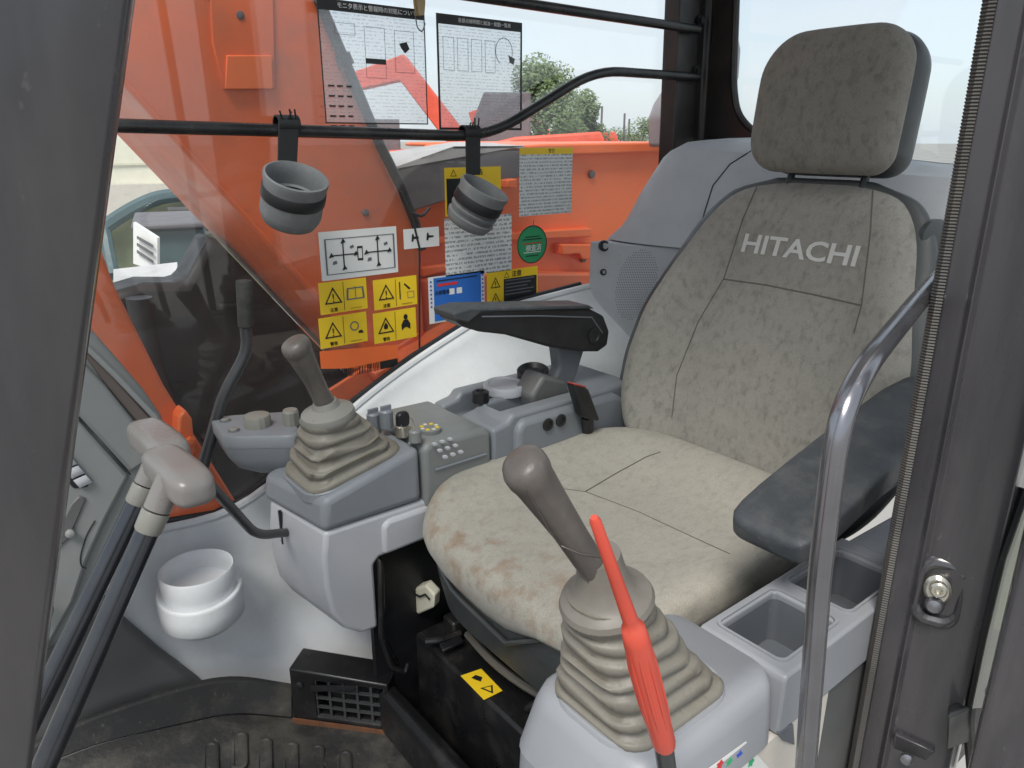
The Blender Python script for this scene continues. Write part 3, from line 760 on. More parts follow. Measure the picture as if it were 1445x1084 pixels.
for p in ((515, 300), (338, 22)):
    mesh('bolt', lathe([(.008, 0), (.008, .006), (.005, .007)], frame_z(P(*p, y=BY - .002), (0, -1, 0)), 10), M['gplate'], boom)
mesh('foot_rib', slab([P(528, 527, y=BY - .06), P(668, 452, y=BY - .06), P(672, 466, y=BY - .06), P(540, 545, y=BY - .06)], (0, .08, 0)), M['boomor'], boom, bevel=.006)
mesh('foot_plate', slab_y([(450, 560), (592, 470), (610, 640), (430, 700)], BY - .008, .012), M['boomor'], boom, bevel=.003)
# slanting orange guard in front of the dark machinery
sg = thing('deck_guard', P(250, 740, y=1.5), 'slanting orange guard plate behind the grey travel levers', 'guard plate')
mesh('plate', slab_y([(100, 300), (136, 330), (160, 400), (232, 545), (300, 655), (350, 735), (370, 800), (150, 800), (190, 640), (90, 420)], 1.50, .04), M['boomor'], sg, bevel=.006)
mesh('bracket', slab_y([(252, 588), (262, 578), (272, 592), (276, 640), (262, 655), (250, 630)], 1.46, .05), M['orange'], sg, bevel=.006)
mesh('bolt', lathe([(.010, 0), (.010, .012), (.006, .014)], frame_z(P(268, 622, y=1.458), (0, -1, 0)), 8), M['orange'], sg)
# dark machinery under the boom
dm = thing('hydraulic_tank', (.6, 2.1, .0), 'black painted tank seen under the boom through the side window', 'tank')
mesh('tank_body', slab([P(146, 418, y=1.95), P(205, 400, y=1.95), P(262, 400, y=1.95), P(300, 330, y=1.95), P(520, 560, y=1.95), P(520, 820, y=1.95), P(120, 820, y=1.95)], (0, .14, 0)), M['machine'], dm, bevel=.02)
for p, w in (((205, 545), 60), ((310, 430), 40)):
    mesh('rib', slab_y([(p[0], p[1]), (p[0] + w, p[1] - 3), (p[0] + w, p[1] + 3), (p[0], p[1] + 5)], 1.935, .02), M['machine'], dm, bevel=.004)
mesh('hose', tube([P(196, 420, y=1.9), P(205, 480, y=1.9), P(225, 560, y=1.9), P(290, 660, y=1.9)], .03, 10, fil=.1), M['black'], dm)
mesh('plate', slab_y([(176, 448), (198, 446), (198, 485), (186, 470)], 1.93, .01), M['tarp'], dm)
# orange deck of the machine to the rear
dk = thing('machine_deck', (1.6, 2.0, .2), 'bright orange engine deck outside the rear half of the side window', 'machine deck')
DY = 1.78
mesh('deck_body', slab_y([(560, 300), (640, 262), (735, 222), (890, 205), (1010, 200), (1010, 520), (560, 560)], DY, .7), M['orange'], dk, bevel=.012)
mesh('top_ledge', slab_y([(728, 206), (770, 203), (1000, 200), (1000, 212), (728, 222)], DY - .03, .5), M['orange'], dk, bevel=.006)
mesh('rear_rise', slab_y([(690, 202), (790, 200), (860, 206), (690, 208)], DY + .5, .6), M['orange'], dk, bevel=.01)
mesh('lid', slab([P(548, 246, y=DY - .06), P(640, 213, y=DY - .06), P(738, 212, y=DY - .06), P(738, 248, y=DY - .06), P(640, 280, y=DY - .06), P(570, 302, y=DY - .06)], (0, .04, 0)), M['gplate'], dk, bevel=.004)
mesh('lid_top', slab([P(545, 244, y=DY - .062), P(640, 210, y=DY - .062), P(740, 209, y=DY - .062)] + [P(740, 205, y=DY + .34), P(640, 203, y=DY + .34), P(545, 218, y=DY + .34)], (0, 0, .006)), M['gtop'], dk, smooth=False)
mesh('front_step', slab_y([(596, 336), (836, 322), (836, 334), (596, 346)], DY - .03, .05), M['orange'], dk, bevel=.004)
mesh('front_step', slab_y([(596, 378), (640, 372), (640, 380), (596, 392)], DY - .03, .05), M['orange'], dk, bevel=.004)
mesh('hinge', slab_y([(794, 345), (840, 345), (840, 366), (822, 366), (818, 358), (794, 360)], DY - .04, .05), M['orange'], dk, bevel=.004)
mesh('hinge', slab_y([(716, 254), (730, 252), (730, 266), (716, 266)], DY - .09, .05), M['orange'], dk, bevel=.004)
for p in ((834, 246), (822, 365)):
    mesh('bolt', lathe([(.012, 0), (.012, .008), (.006, .010)], frame_z(P(*p, y=DY - .002), (0, -1, 0)), 10), M['gplate'], dk)
mesh('lower_lip', slab_y([(600, 395), (690, 385), (850, 385), (850, 520), (600, 560)], DY - .05, .06), M['boomor'], dk, bevel=.01)

# mirror behind the rear pillar
mi = thing('outside_mirror', P(960, 200, y=1.62), 'pale grey mirror shell half hidden behind the rear pillar', 'mirror')
mp_ = [(937, 208), (937, 165), (944, 146), (962, 118), (985, 60), (1015, 20), (1040, 30), (1047, 70), (1044, 110), (1030, 150), (1010, 208)]
mesh('shell', slab_y(mp_, 1.62, .07), M['mirror'], mi, bevel=.012, segs=3)

# ------------------------------------------------------------------ the yard beyond
def far(px, py, d):
    """point of the yard d metres away (measured level) in the direction of a pixel"""
    r_ = ray(px, py); return CAM + r_ * (d / math.hypot(r_.x, r_.y))
def block(px0, px1, py0, d, depth, bottom=GZ):
    a, b = far(px0, py0, d), far(px1, py0, d)
    dirv = (a + b) / 2 - CAM; dirv.z = 0; dirv.normalize()
    return slab([Vector((a.x, a.y, bottom)), Vector((b.x, b.y, bottom)), Vector((b.x, b.y, a.z)), Vector((a.x, a.y, a.z))], dirv * depth)
wl_ = thing('yard_wall', far(170, 260, 16), 'cream coloured wall across the yard at the far left', 'wall')
mesh('wall', block(60, 420, 120, 16, .3), M['wallb'], wl_, smooth=False)
mesh('coping', block(60, 420, 117, 15.95, .4, far(170, 120, 15.95).z), M['roofw'], wl_, smooth=False)
for yy in (232,):
    mesh('joint', block(60, 420, yy, 15.98, .02, far(170, yy + 1, 15.98).z), M['cream'], wl_, smooth=False)
mesh('base_band', block(60, 420, 263, 15.9, .1), M['panelw'], wl_, smooth=False)
sh = thing('tarpaulin_shelter', far(230, 330, 7), 'green tarpaulin shelter with a teal arched frame in the yard', 'shelter')
arc = [(120, 345), (150, 318), (184, 296), (215, 281), (240, 276), (330, 272), (420, 300)]
mesh('frame', tube([far(x, y, 7) for x, y in arc], .06, 8, fil=.2), M['teal'], sh)
mesh('frame', tube([far(146, 318, 7), far(152, 350, 6.9), far(160, 390, 6.7)], .05, 8), M['teal'], sh)
ta = [far(x, y + 4, 7.1) for x, y in arc]
mesh('canopy', slab(ta + [far(420, 420, 7.1), far(130, 420, 7.1)], Vector((1.0, 1.25, 0)) * .6), M['tarp'], sh, smooth=False)
for k in range(6):
    mesh('louvre', block(236, 300, 293 + k * 9, 6.95, .05, far(236, 297 + k * 9, 6.95).z), M['gplate'], sh, smooth=False)
ge = thing('generator', far(210, 400, 4.6), 'dark generator with a white label panel standing in the yard', 'generator')
mesh('case', block(186, 290, 324, 4.6, .7), M['teal'], ge, bevel=.02)
mesh('lid', block(184, 292, 318, 4.55, .8, far(184, 326, 4.55).z), M['gplate'], ge, bevel=.01)
mesh('label_panel', slab([far(188, 314, 4.45), far(222, 336, 4.3), far(222, 384, 4.3), far(188, 372, 4.45)], (.02, .03, 0)), M['swhite'], ge, smooth=False)
for k in range(3):
    mesh('print_line', slab([far(193, 333 + k * 10, 4.40), far(216, 346 + k * 11, 4.29), far(216, 350 + k * 11, 4.29), far(193, 337 + k * 10, 4.40)], (.004, .006, 0)), M['gplate'], ge, smooth=False)
mesh('step', slab([far(160, 380, 4.2), far(250, 370, 4.2), far(250, 408, 3.9), far(160, 410, 3.9)], (0, 0, -.03)), M['gtop'], ge, smooth=False)

def tree(px, top, d, w, n, label, seed):
    rnd = random.Random(seed)
    tp = far(px, top, d); base = Vector((tp.x, tp.y, GZ)); h = tp.z - GZ
    t = thing('yard_tree', base, label, 'tree', 'trees beyond the yard')
    limbs = [tube([base, base + Vector((.05, 0, h * .35)), base + Vector((-.1, .1, h * .7))], [.16, .12, .05], 8)]
    lobes = []
    for k in range(9):
        a = rnd.uniform(0, 6.28); rr = w * rnd.uniform(.15, .62); z = GZ + h * rnd.uniform(.38, .86)
        lobes.append((Vector((base.x + rr * math.cos(a), base.y + rr * math.sin(a), z)), w * rnd.uniform(.28, .46)))
        limbs.append(tube([base + Vector((0, 0, h * rnd.uniform(.25, .5))), lobes[-1][0]], [.06, .02], 5))
    lobes.append((Vector((base.x, base.y, tp.z - w * .38)), w * .38))
    mesh('trunk', join(*limbs), M['bark'], t)
    V, F = [], []
    for k in range(n):
        c, r0 = rnd.choice(lobes)
        dv = Vector((rnd.gauss(0, 1), rnd.gauss(0, 1), rnd.gauss(0, 1))).normalized() * r0 * rnd.random() ** .4
        p = c + dv; s = rnd.uniform(.04, .095)
        u_ = Vector((rnd.gauss(0, 1), rnd.gauss(0, 1), rnd.gauss(0, 1))).normalized(); v_ = u_.orthogonal().normalized()
        i = len(V); V += [p - u_ * s, p + v_ * s * .6, p + u_ * s, p - v_ * s * .6]; F.append((i, i + 1, i + 2, i + 3))
    o = mesh('crown', (V, F), M['leaf'], t, smooth=False); o['kind'] = 'stuff'
tree(757, 72, 30, 2.5, 13000, 'broad green tree beside the right edge of the narrow printed sheet', 3)
tree(826, 124, 34, 1.4, 6500, 'smaller green tree just right of the broad one', 5)
tree(905, 162, 48, 1.7, 2200, 'low distant tree left of the rear pillar', 9)
tree(928, 166, 52, 1.4, 1500, 'farthest tree touching the rear pillar', 11)
tree(868, 176, 56, 1.5, 1500, 'tiny far tree between the smaller tree and the low distant tree', 13)

def far_excavator(px, d, label, flip=1, s=1.0):
    b = far(px, 195, d); b.z = GZ
    dirv = (b - CAM); dirv.z = 0; dirv.normalize(); side = Vector((dirv.y, -dirv.x, 0)) * flip
    m = frame(b, side, dirv if flip > 0 else -dirv, (0, 0, 1))
    t = thing('excavator', b, label, 'excavator', 'red excavators parked in the yard')
    S = Matrix.Scale(s, 4)
    for yy in (-.9, .9):
        mesh('track', xf(slab([(-1.5, yy - .25, .35), (-1.2, yy - .25, .02), (1.2, yy - .25, .02), (1.5, yy - .25, .35), (1.2, yy - .25, .75), (-1.2, yy - .25, .75)], (0, .5, 0)), m @ S), M['machine'], t, bevel=.04)
    mesh('house', xf(slab([(-1.6, -1.1, .9), (1.1, -1.1, .9), (1.1, -1.1, 1.7), (.2, -1.1, 1.9), (-1.5, -1.1, 2.0), (-1.75, -1.1, 1.4)], (0, 2.2, 0)), m @ S), M['farred'], t, bevel=.06)
    cb_ = mesh('cab', xf(slab([(-.1, -1.1, 1.7), (1.15, -1.1, 1.2), (1.15, -1.1, 2.2), (.9, -1.1, 2.8), (-.1, -1.1, 2.8)], (0, .95, 0)), m @ S), M['gplate'], t, bevel=.04)
    mesh('window', xf(slab([(.05, -1.12, 1.9), (1.02, -1.12, 1.8), (.8, -1.12, 2.65), (.05, -1.12, 2.65)], (0, .03, 0)), m @ S), M['machine'], cb_)
    mesh('boom', xf(slab([(.9, -.1, 1.5), (1.2, -.1, 1.2), (2.6, -.1, 3.0), (4.6, -.1, 2.6), (4.7, -.1, 2.8), (2.5, -.1, 3.5)], (0, .4, 0)), m @ S), M['farred'], t, bevel=.03)
    mesh('arm', xf(slab([(4.3, -.1, 3.0), (4.9, -.1, 2.8), (4.4, -.1, .9), (4.15, -.1, .9)], (0, .35, 0)), m @ S), M['farred'], t, bevel=.03)
    mesh('bucket', xf(slab([(4.0, -.4, 1.0), (4.6, -.4, .95), (4.4, -.4, .3), (3.8, -.4, .25), (3.7, -.4, .6)], (0, 1.0, 0)), m @ S), M['machine'], t, bevel=.03)
    return t
far_excavator(742, 20, 'red orange excavator with its arm behind the narrow printed sheet', -1, 1.2)
far_excavator(560, 24, 'red orange excavator seen through the wide printed sheet', -1, 1.0)
far_excavator(818, 45, 'small far red excavator under the green trees', -1, 1.3)
hh = thing('shed', far(880, 195, 60), 'low pale roofed shed on the horizon left of the rear pillar', 'shed')
mesh('wall', block(848, 912, 190, 60, 6), M['wallb'], hh, smooth=False)
mesh('roof', block(845, 915, 184, 59.6, 6.6, far(880, 190, 59.6).z), M['roofw'], hh, smooth=False)
tb = thing('teal_truck', far(925, 195, 40), 'teal truck body at the foot of the rear pillar', 'truck')
mesh('truck_body', block(918, 940, 189, 40, 3), mat('truck_teal', (.06, .30, .30), .5), tb, bevel=.05)
for k, (px, top, d) in enumerate(((848, 150, 45), (887, 168, 50), (880, 160, 48))):
    p = far(px, 195, d); tz = far(px, top, d).z
    o = mesh('utility_pole', tube([Vector((p.x, p.y, GZ)), Vector((p.x, p.y, tz))], .07, 6), M['gplate'], base=(p.x, p.y, GZ))
    setp(o, ['tallest thin grey pole right of the trees', 'shortest thin grey pole over the pale shed', 'middle thin grey pole over the pale shed'][k], 'pole')

# ================================================================== INSIDE OF THE CAB
def cut(o, *cutters):
    """carve real recesses out of a part and keep the result as its mesh"""
    for vf in cutters:
        org = ORG[o.name]
        me = bpy.data.meshes.new('cutter'); me.from_pydata([tuple(Vector(p) - org) for p in vf[0]], [], vf[1])
        bm = bmesh.new(); bm.from_mesh(me); bmesh.ops.recalc_face_normals(bm, faces=bm.faces); bm.to_mesh(me); bm.free()
        c = bpy.data.objects.new('cutter', me); COL.objects.link(c); c.location = org
        keep = [(m.type, m.width, m.segments) for m in o.modifiers if m.type == 'BEVEL']
        for m in list(o.modifiers): o.modifiers.remove(m)
        b = o.modifiers.new('cut', 'BOOLEAN'); b.object = c; b.operation = 'DIFFERENCE'; b.solver = 'EXACT'
        dg = bpy.context.evaluated_depsgraph_get(); dg.update()
        nm = bpy.data.meshes.new_from_object(o.evaluated_get(dg))
        o.modifiers.clear(); old = o.data; nm.name = old.name; o.data = nm
        bpy.data.meshes.remove(old); bpy.data.objects.remove(c); bpy.data.meshes.remove(me)
        for ty, w, s in keep:
            b = o.modifiers.new('bevel', 'BEVEL'); b.width = w; b.segments = s; b.limit_method = 'ANGLE'; b.angle_limit = R(30)
    return o

cut(rf, ADDED_HATCH)
mesh('added_roof_hatch', box(-.23, .53, .39, 1.25, 1.742, 1.746), M['rglass'], rf, smooth=False)  # clear pane over the added opening, out of view
# ------------------------------------------------------------------ white side trim with cup holder
def sill_z(x):
    def lin(q):
        if q <= sill[0][0]: return sill[0][1]
        for (a, va), (b, vb) in zip(sill, sill[1:]):
            if q <= b: return va + (vb - va) * (q - a) / (b - a)
        return sill[-1][1]
    return sum(lin(x + d) for d in (-.06, -.04, -.02, 0, .02, .04, .06)) / 7
def trim_y(x, z):
    s = sill_z(x) - z
    fr_ = smoothstep(.45, .62, x)
    return 1.322 - (.06 + .065 * fr_) * smoothstep(0, .19, s) - .02 * smoothstep(.16, -.02, z) - .05 * smoothstep(.18, .0, z) * smoothstep(.36, .5, x)
tr = thing('side_trim', (.5, 1.3, 0), 'white moulded plastic trim under the side window', 'trim panel')
V, F = [], []
NX, NZ = 70, 22
for i in range(NX + 1):
    x = -.12 + 1.55 * i / NX
    for k in range(NZ + 1):
        z = sill_z(x) * k / NZ - .005
        V.append(Vector((x, trim_y(x, z), z)))
for i in range(NX):
    for k in range(NZ):
        a = i * (NZ + 1) + k; F.append((a, a + 1, a + NZ + 2, a + NZ + 1))
to = mesh('trim_panel', (V, F), M['white'], tr, ang=80)
so = to.modifiers.new('thickness', 'SOLIDIFY'); so.thickness = .008; so.offset = 1
mesh('sill_lip', tube([Vector((x, 1.318, sill_z(x) - .004)) for x in [.2 + i * .035 for i in range(33)]], .0085, 8), M['white'], tr)
mesh('screw', lathe([(.006, 0), (.006, .003), (.003, .004)], frame_z(P(738, 494, y=1.27), (0, -1, .2)), 10), M['tray'], tr)
# cup holder
ch = thing('cup_holder', P(278, 880, y=1.2), 'white round cup holder moulded low on the side trim', 'cup holder')
cc = P(277, 800, y=1.2)
m = frame_z(cc, (0, 0, 1))
mesh('cup', lathe([(.030, -.085), (.050, -.080), (.058, -.06), (.0605, -.03), (.0615, -.004), (.0595, .0), (.0565, -.002), (.0555, -.02), (.052, -.06), (.03, -.066)], m, 40), M['white'], ch, ang=60)
rings = []
NN = 48
for pr in range(9):
    ring = []
    for k in range(NN):
        a = 2 * math.pi * k / NN
        lowf = .5 + .5 * math.cos(a - R(250))          # the collar dips towards the operator
        top = -.030 - .016 * lowf
        prof_ = [(.020, -.118), (.050, -.112), (.068, -.095), (.0695, -.070), (.0695, top - .006), (.0688, top - .001), (.067, top), (.0635, top - .001), (.059, top - .003)]
        r0, h = prof_[pr]
        ring.append(m @ Vector((r0 * math.cos(a), r0 * math.sin(a), h)))
    rings.append(ring)
mesh('collar', loft(rings), M['white'], ch, ang=60)
mesh('notch', loft([[m @ Vector((.061 * math.cos(R(-18)) + a * .006, .061 * math.sin(R(-18)) + a * .004, -.03 + b * .02)) + Vector((k * .004, -k * .004, 0)) for a, b in rrect(1, 1, .9, 4)] for k in (-.5, .5)]), M['white'], ch, bevel=.001)

# ------------------------------------------------------------------ front corner dash
ds = thing('front_dash', P(100, 1000, y=1.15), 'grey moulded dash column in the front corner beside the travel levers', 'dashboard')
mesh('column', slab_y([(-40, 360), (60, 400), (118, 452), (165, 505), (205, 552), (230, 588), (236, 606), (233, 640), (215, 690), (190, 745), (160, 800), (145, 870), (110, 900), (30, 940), (-60, 960)], 1.13, .17), M['dashg'], ds, bevel=.016, segs=4)
mesh('upper_panel', slab_y([(-40, 440), (98, 492), (150, 545), (186, 590), (214, 632), (214, 650), (184, 668), (98, 574), (-40, 480)], 1.118, .02), M['dashg'], ds, bevel=.006, segs=3)
mesh('lower_panel', slab_y([(-40, 484), (97, 577), (183, 672), (150, 735), (125, 790), (105, 850), (60, 930), (-60, 950)], 1.121, .02), M['dashl'], ds, bevel=.006, segs=3)
mesh('storage_slot', slab_y([(105, 480), (160, 530), (219, 596), (221, 610), (212, 616), (188, 590), (150, 545)], 1.124, .008), mat('brown_slot', (.11, .09, .08), .5), ds, bevel=.003)
mesh('slot_lip', tube([P(x, y, y=1.122) for x, y in ((118, 486), (165, 532), (222, 592), (226, 606), (218, 626))], .0042, 8, fil=.01), M['dashl'], ds)
mesh('panel_gap', tube([P(x, y, y=1.1225) for x, y in ((97, 575), (140, 618), (184, 670))], .0012, 6), M['black'], ds)
vt = mesh('air_louvre', slab_y([(70, 620), (92, 634), (127, 678), (124, 688), (104, 690), (70, 650)], 1.119, .006), M['black'], ds, bevel=.002)
for x, y in ((84, 640), (95, 653), (106, 666), (117, 679)):
    q = P(x, y, y=1.1185)
    mesh('slat', loft([[q + Vector((a * .0085 + k * .004, -b * .004 - .003 * (1 - k * k), a * .002 - k * .0085 + b * .002)) for a, b in rrect(1, 1, .8, 3)] for k in (-.8, -.4, 0, .4, .8)]), M['lgrey'], vt)
mesh('lever_slot', slab_y([(112, 700), (122, 704), (112, 728), (98, 760), (80, 776), (76, 770), (88, 735), (100, 712)], 1.118, .006), M['dashd'], ds, bevel=.002)
mesh('slot_knob', lathe([(.006, 0), (.006, .006), (.002, .008)], frame_z(P(99, 752, y=1.117), (-.2, -1, .2)), 12), M['dashg'], ds)
mesh('panel_gap', tube([P(x, y, y=1.1205) for x, y in ((134, 735), (122, 755), (113, 785), (114, 800), (122, 802))], .001, 6, fil=.01), M['black'], ds)
mesh('knob', lathe([(.017, 0), (.017, .012), (.010, .016)], frame_z(P(56, 862, y=1.10), (-.2, -1, .2)), 18), M['dashd'], ds)
# darker kick panel down to the mat
kp = thing('kick_panel', P(150, 1010, y=1.2), 'dark grey curved kick panel between dash and floor mat', 'panel')
pts = [(-60, 880), (60, 890), (120, 800), (162, 862), (228, 920), (292, 968), (230, 990), (150, 1015), (90, 1045), (40, 1090), (-60, 1140)]
mesh('panel', slab_y(pts, 1.232, .03), M['dashd'], kp, bevel=.012, segs=3)
st = mesh('sticker', slab_y([(50, 925), (68, 944), (50, 952)], 1.2305, .0006), M['swhite'], kp, smooth=False)
mesh('sticker_mark', slab_y([(54, 937), (62, 943), (54, 947)], 1.2298, .0003), M['ink'], kp, smooth=False)

# ------------------------------------------------------------------ floor mat
fmv = thing('floor_mat', P(300, 1060, z=0), 'dirty black rubber floor mat with raised ribs', 'floor mat')
low = [(20, 1100), (130, 1052), (250, 1024), (330, 1006), (413, 1014)]
top = [(5, 1075), (118, 1018), (238, 977), (325, 957), (413, 971)]
lb = fillet([P(x, y, y=1.185 - (.03 if k == 4 else 0)) for k, (x, y) in enumerate(low)], .05); lt = fillet([P(x, y, y=1.20 - (.03 if k == 4 else 0)) for k, (x, y) in enumerate(top)], .05)
lb_e = list(lb); lb = lb + [lb[-1].lerp(Vector((.53, .99, 0)), k / 4) for k in range(1, 5)]
rows_ = []
for k in range(9):
    t_ = k / 8
    rows_.append([Vector((b.x * (1 - t_) + (-.2 + .82 * i_ / (len(lb) - 1)) * t_, b.y * (1 - t_) + .40 * t_, b.z * (1 - smoothstep(0, .35, t_)))) for i_, b in enumerate(lb)])
vv = [p for r_ in rows_ for p in r_]; nn_ = len(lb)
mesh('mat', (vv, [(a * nn_ + i_, a * nn_ + i_ + 1, (a + 1) * nn_ + i_ + 1, (a + 1) * nn_ + i_) for a in range(8) for i_ in range(nn_ - 1)]), M['matrubber'], fmv)
rings = [[b, t_, t_ + Vector((.004, .012, .002)), b + Vector((.004, .016, 0))] for b, t_ in zip(lb_e, lt)]
mesh('raised_edge', loft(rings), M['rubber'], fmv, bevel=.003)
dirx = Vector((.62, -.78, 0)).normalized(); dirl = Vector((-.62, -.78, 0)).normalized()
caps = [(297, 1048), (338, 1034), (373, 1042), (410, 1048), (447, 1052), (486, 1060)]
tmat = bvh([o for o in fmv.children if o.name.startswith('mat')][0])
for k, (x, y) in enumerate(caps):
    c = hit(tmat, x, y)[0]
    ln = .085
    toward = (hit(tmat, x, y + 28)[0] - c).normalized()
    sidev = Vector((toward.y, -toward.x, 0))
    ring = []
    for s, h in ((1.0, -.002), (1.0, .002), (.85, .0035), (.62, .0035), (.5, .0015)):
        ring.append([c + toward * (ln / 2 + b) + sidev * a + Vector((0, 0, h)) for a, b in rrect(.0135 * s, ln / 2 + .0135 * (s - 1), .013 * s, 5)])
    mesh('rib', loft(ring), M['matrubber'], fmv)
# ------------------------------------------------------------------ floor vent
vb = thing('floor_vent', (.45, 1.07, 0), 'black box air vent with a square grille on the floor', 'air vent')
A, B = Vector((.385, 1.147, -.005)), Vector((.512, 1.004, -.005))
hv = .112
along = (B - A).normalized(); nin = Vector((along.y, -along.x, 0)); nin = nin if nin.y > 0 else -nin
bx = mesh('housing', slab([A, B, B + Vector((0, 0, hv)), A + Vector((0, 0, hv + .010))], nin * .062), M['blackmetal'], vb, bevel=.004)
Lw = (B - A).length
def vp(s, h, d=0): return A + along * (s * Lw) + Vector((0, 0, h * hv)) - nin * d
cut(bx, slab([vp(.25, .16, .01), vp(.96, .16, .01), vp(.96, .90, .01), vp(.25, .90, .01)], nin * .058))
gb = mat('grille_plastic', (.045, .046, .048), .45)
for k in range(6):
    s = .25 + .71 * k / 5
    mesh('grille_bar', slab([vp(s - .012, .15, -.004), vp(s + .012, .15, -.004), vp(s + .012, .91, -.004), vp(s - .012, .91, -.004)], nin * .006), gb, vb, smooth=False)
for k in range(5):
    h = .16 + .74 * k / 4
    mesh('grille_bar', slab([vp(.24, h - .014, -.003), vp(.97, h - .014, -.003), vp(.97, h + .014, -.003), vp(.24, h + .014, -.003)], nin * .006), gb, vb, smooth=False)
mesh('rust_strip', slab([vp(.0, -.02, .006), vp(1.02, -.02, .006), vp(1.02, .10, .006), vp(.0, .10, .006)], nin * .004), M['rust'], vb, smooth=False)
mesh('screw', lathe([(.008, 0), (.008, .003), (.004, .005)], frame_z(vp(.1, .78), -nin), 14), M['black'], vb)
mesh('flow_flap', slab([vp(.22, .70, .004), vp(.70, .92, .012), vp(.70, .98, .012), vp(.22, .82, .004)], nin * .003), M['black'], vb, smooth=False)

# ------------------------------------------------------------------ right-hand console
rc = thing('right_console', (.5, 1.1, .2), 'long grey control console right of the seat', 'console')
cp = [(.420, .452), (.413, .405), (.413, .35), (.420, .30), (.440, .262), (.470, .238), (.502, .236), (.502, .362), (.512, .372), (.66, .376), (.66, .45)]
mesh('lower_body', slab([Vector((x, 1.003, z)) for x, z in cp], (-.025, .17, 0)), M['lgrey'], rc, bevel=.012, segs=4)
mesh('side_flap', slab([Vector((x, .996, z)) for x, z in ((.518, .376), (.66, .378), (.66, .440), (.53, .440), (.518, .430))], (0, .03, 0)), M['lgrey'], rc, bevel=.008, segs=3)
ub = mesh('upper_body', loft([[Vector((x, y, z)) for x, y, z in r] for r in (
    [(.416, 1.0, .453), (.60, 1.0, .453), (.60, 1.2, .453), (.385, 1.18, .453)],
    [(.422, 1.002, .508), (.60, 1.002, .553), (.60, 1.2, .553), (.392, 1.18, .500)])]), M['bgrey'], rc, bevel=.012, segs=4)
mesh('lever_slot', slab([Vector((.398, 1.128, .475 - .03)), Vector((.400, 1.138, .475 - .03)), Vector((.400, 1.138, .385)), Vector((.398, 1.128, .385))], (-.006, -.002, 0)), M['black'], rc, smooth=False)
mp2 = mesh('switch_panel', slab([Vector((x, .998, z)) for x, z in ((.604, .40), (.604, .548), (.620, .556), (.735, .553), (.75, .545), (.75, .40))], (0, .20, 0)), M['olive'], rc, bevel=.010, segs=4)
mesh('panel_groove', tube([Vector((.625, .9965, .505)), Vector((.735, .9965, .505))], .0025, 8), M['bgrey'], rc)
tb_ = mesh('rear_tray_body', slab([Vector((x, 1.0, z)) for x, z in ((.753, .40), (.753, .545), (.79, .552), (.80, .565), (1.12, .565), (1.15, .545), (1.16, .40))], (0, .20, 0)), M['bgrey'], rc, bevel=.010, segs=4)
cut(tb_, box(.80, .985, 1.035, 1.085, .515, .60), box(.735, .90, 1.105, 1.165, .515, .60))
mesh('side_bulge', slab([Vector((x, .985, z)) for x, z in ((.80, .40), (.80, .535), (.815, .553), (1.06, .553), (1.10, .53), (1.12, .40))], (0, .03, 0)), M['bgrey'], rc, bevel=.012, segs=4)
for x, y in ((773, 599), (791, 593)):
    q = P(x, y, y=.984)
    mesh('socket', lathe([(.0125, 0), (.0125, .003), (.0085, .003), (.0085, -.004)], frame_z(q, (0, -1, 0)), 18), M['black'], rc)
# things in the panel
def zpt(px, py, z): return P(px, py, z=z)
for i in range(3):
    for k in range(3):
        q = P(613 + i * 11 + k * 7.5, 625 + k * 9 - i * 3.5, z=.558)
        mesh('key_button', box(q.x - .0032, q.x + .0032, q.y - .0038, q.y + .0038, .554, .5575), M['lgrey'], rc, smooth=False)
q = P(606, 605, z=.56)
mesh('dial_face', lathe([(.021, -.004), (.021, .002), (.019, .003)], frame_z(q, (0, 0, 1)), 26), M['olive'], rc)
for k in range(8):
    a = k * math.pi / 4; w = q + Vector((.014 * math.cos(a), .014 * math.sin(a), .003))
    mesh('dial_mark', box(w.x - .003, w.x + .003, w.y - .003, w.y + .003, w.z, w.z + .0012), M['yellow'] if k % 2 else M['cream'], rc, smooth=False)
q = P(586, 618, z=.565)
mesh('dial_knob', lathe([(.011, -.006), (.011, .012), (.008, .015)], frame_z(q, (0, 0, 1)), 14), M['olive'], rc, ang=25)
for x, y, z in ((545, 588, .585), (527, 592, .575)):
    q = P(x, y, z=z)
    mesh('dial_knob', lathe([(.012, -.02), (.012, .010), (.009, .013)], frame_z(q, (0, 0, 1)), 12), M['bgrey'], rc, ang=25)
    mesh('knob_rib', box(q.x - .010, q.x + .010, q.y - .0025, q.y + .0025, q.z + .010, q.z + .021), M['bgrey'], rc, bevel=.001)
# ashtray-like silver cap and black socket further back
q = P(712, 544, z=.575)
mesh('round_cover', lathe([(.043, -.012), (.043, .0), (.040, .005), (.034, .0055), (.032, .003), (.002, .0045)], frame_z(q, (0, -.05, 1)), 36), M['lgrey'], rc)
q = P(678, 560, z=.572)
mesh('lighter_socket', lathe([(.017, -.01), (.017, .010), (.013, .013), (.009, .013), (.008, .008)], frame_z(q, (0, 0, 1)), 20), M['black'], rc)
q = P(752, 524, z=.585)
mesh('dark_recess', lathe([(.034, -.02), (.034, .002), (.030, .004), (.026, .001), (.02, -.004)], frame_z(q, (-.2, -.2, 1)), 24), M['black'], rc)
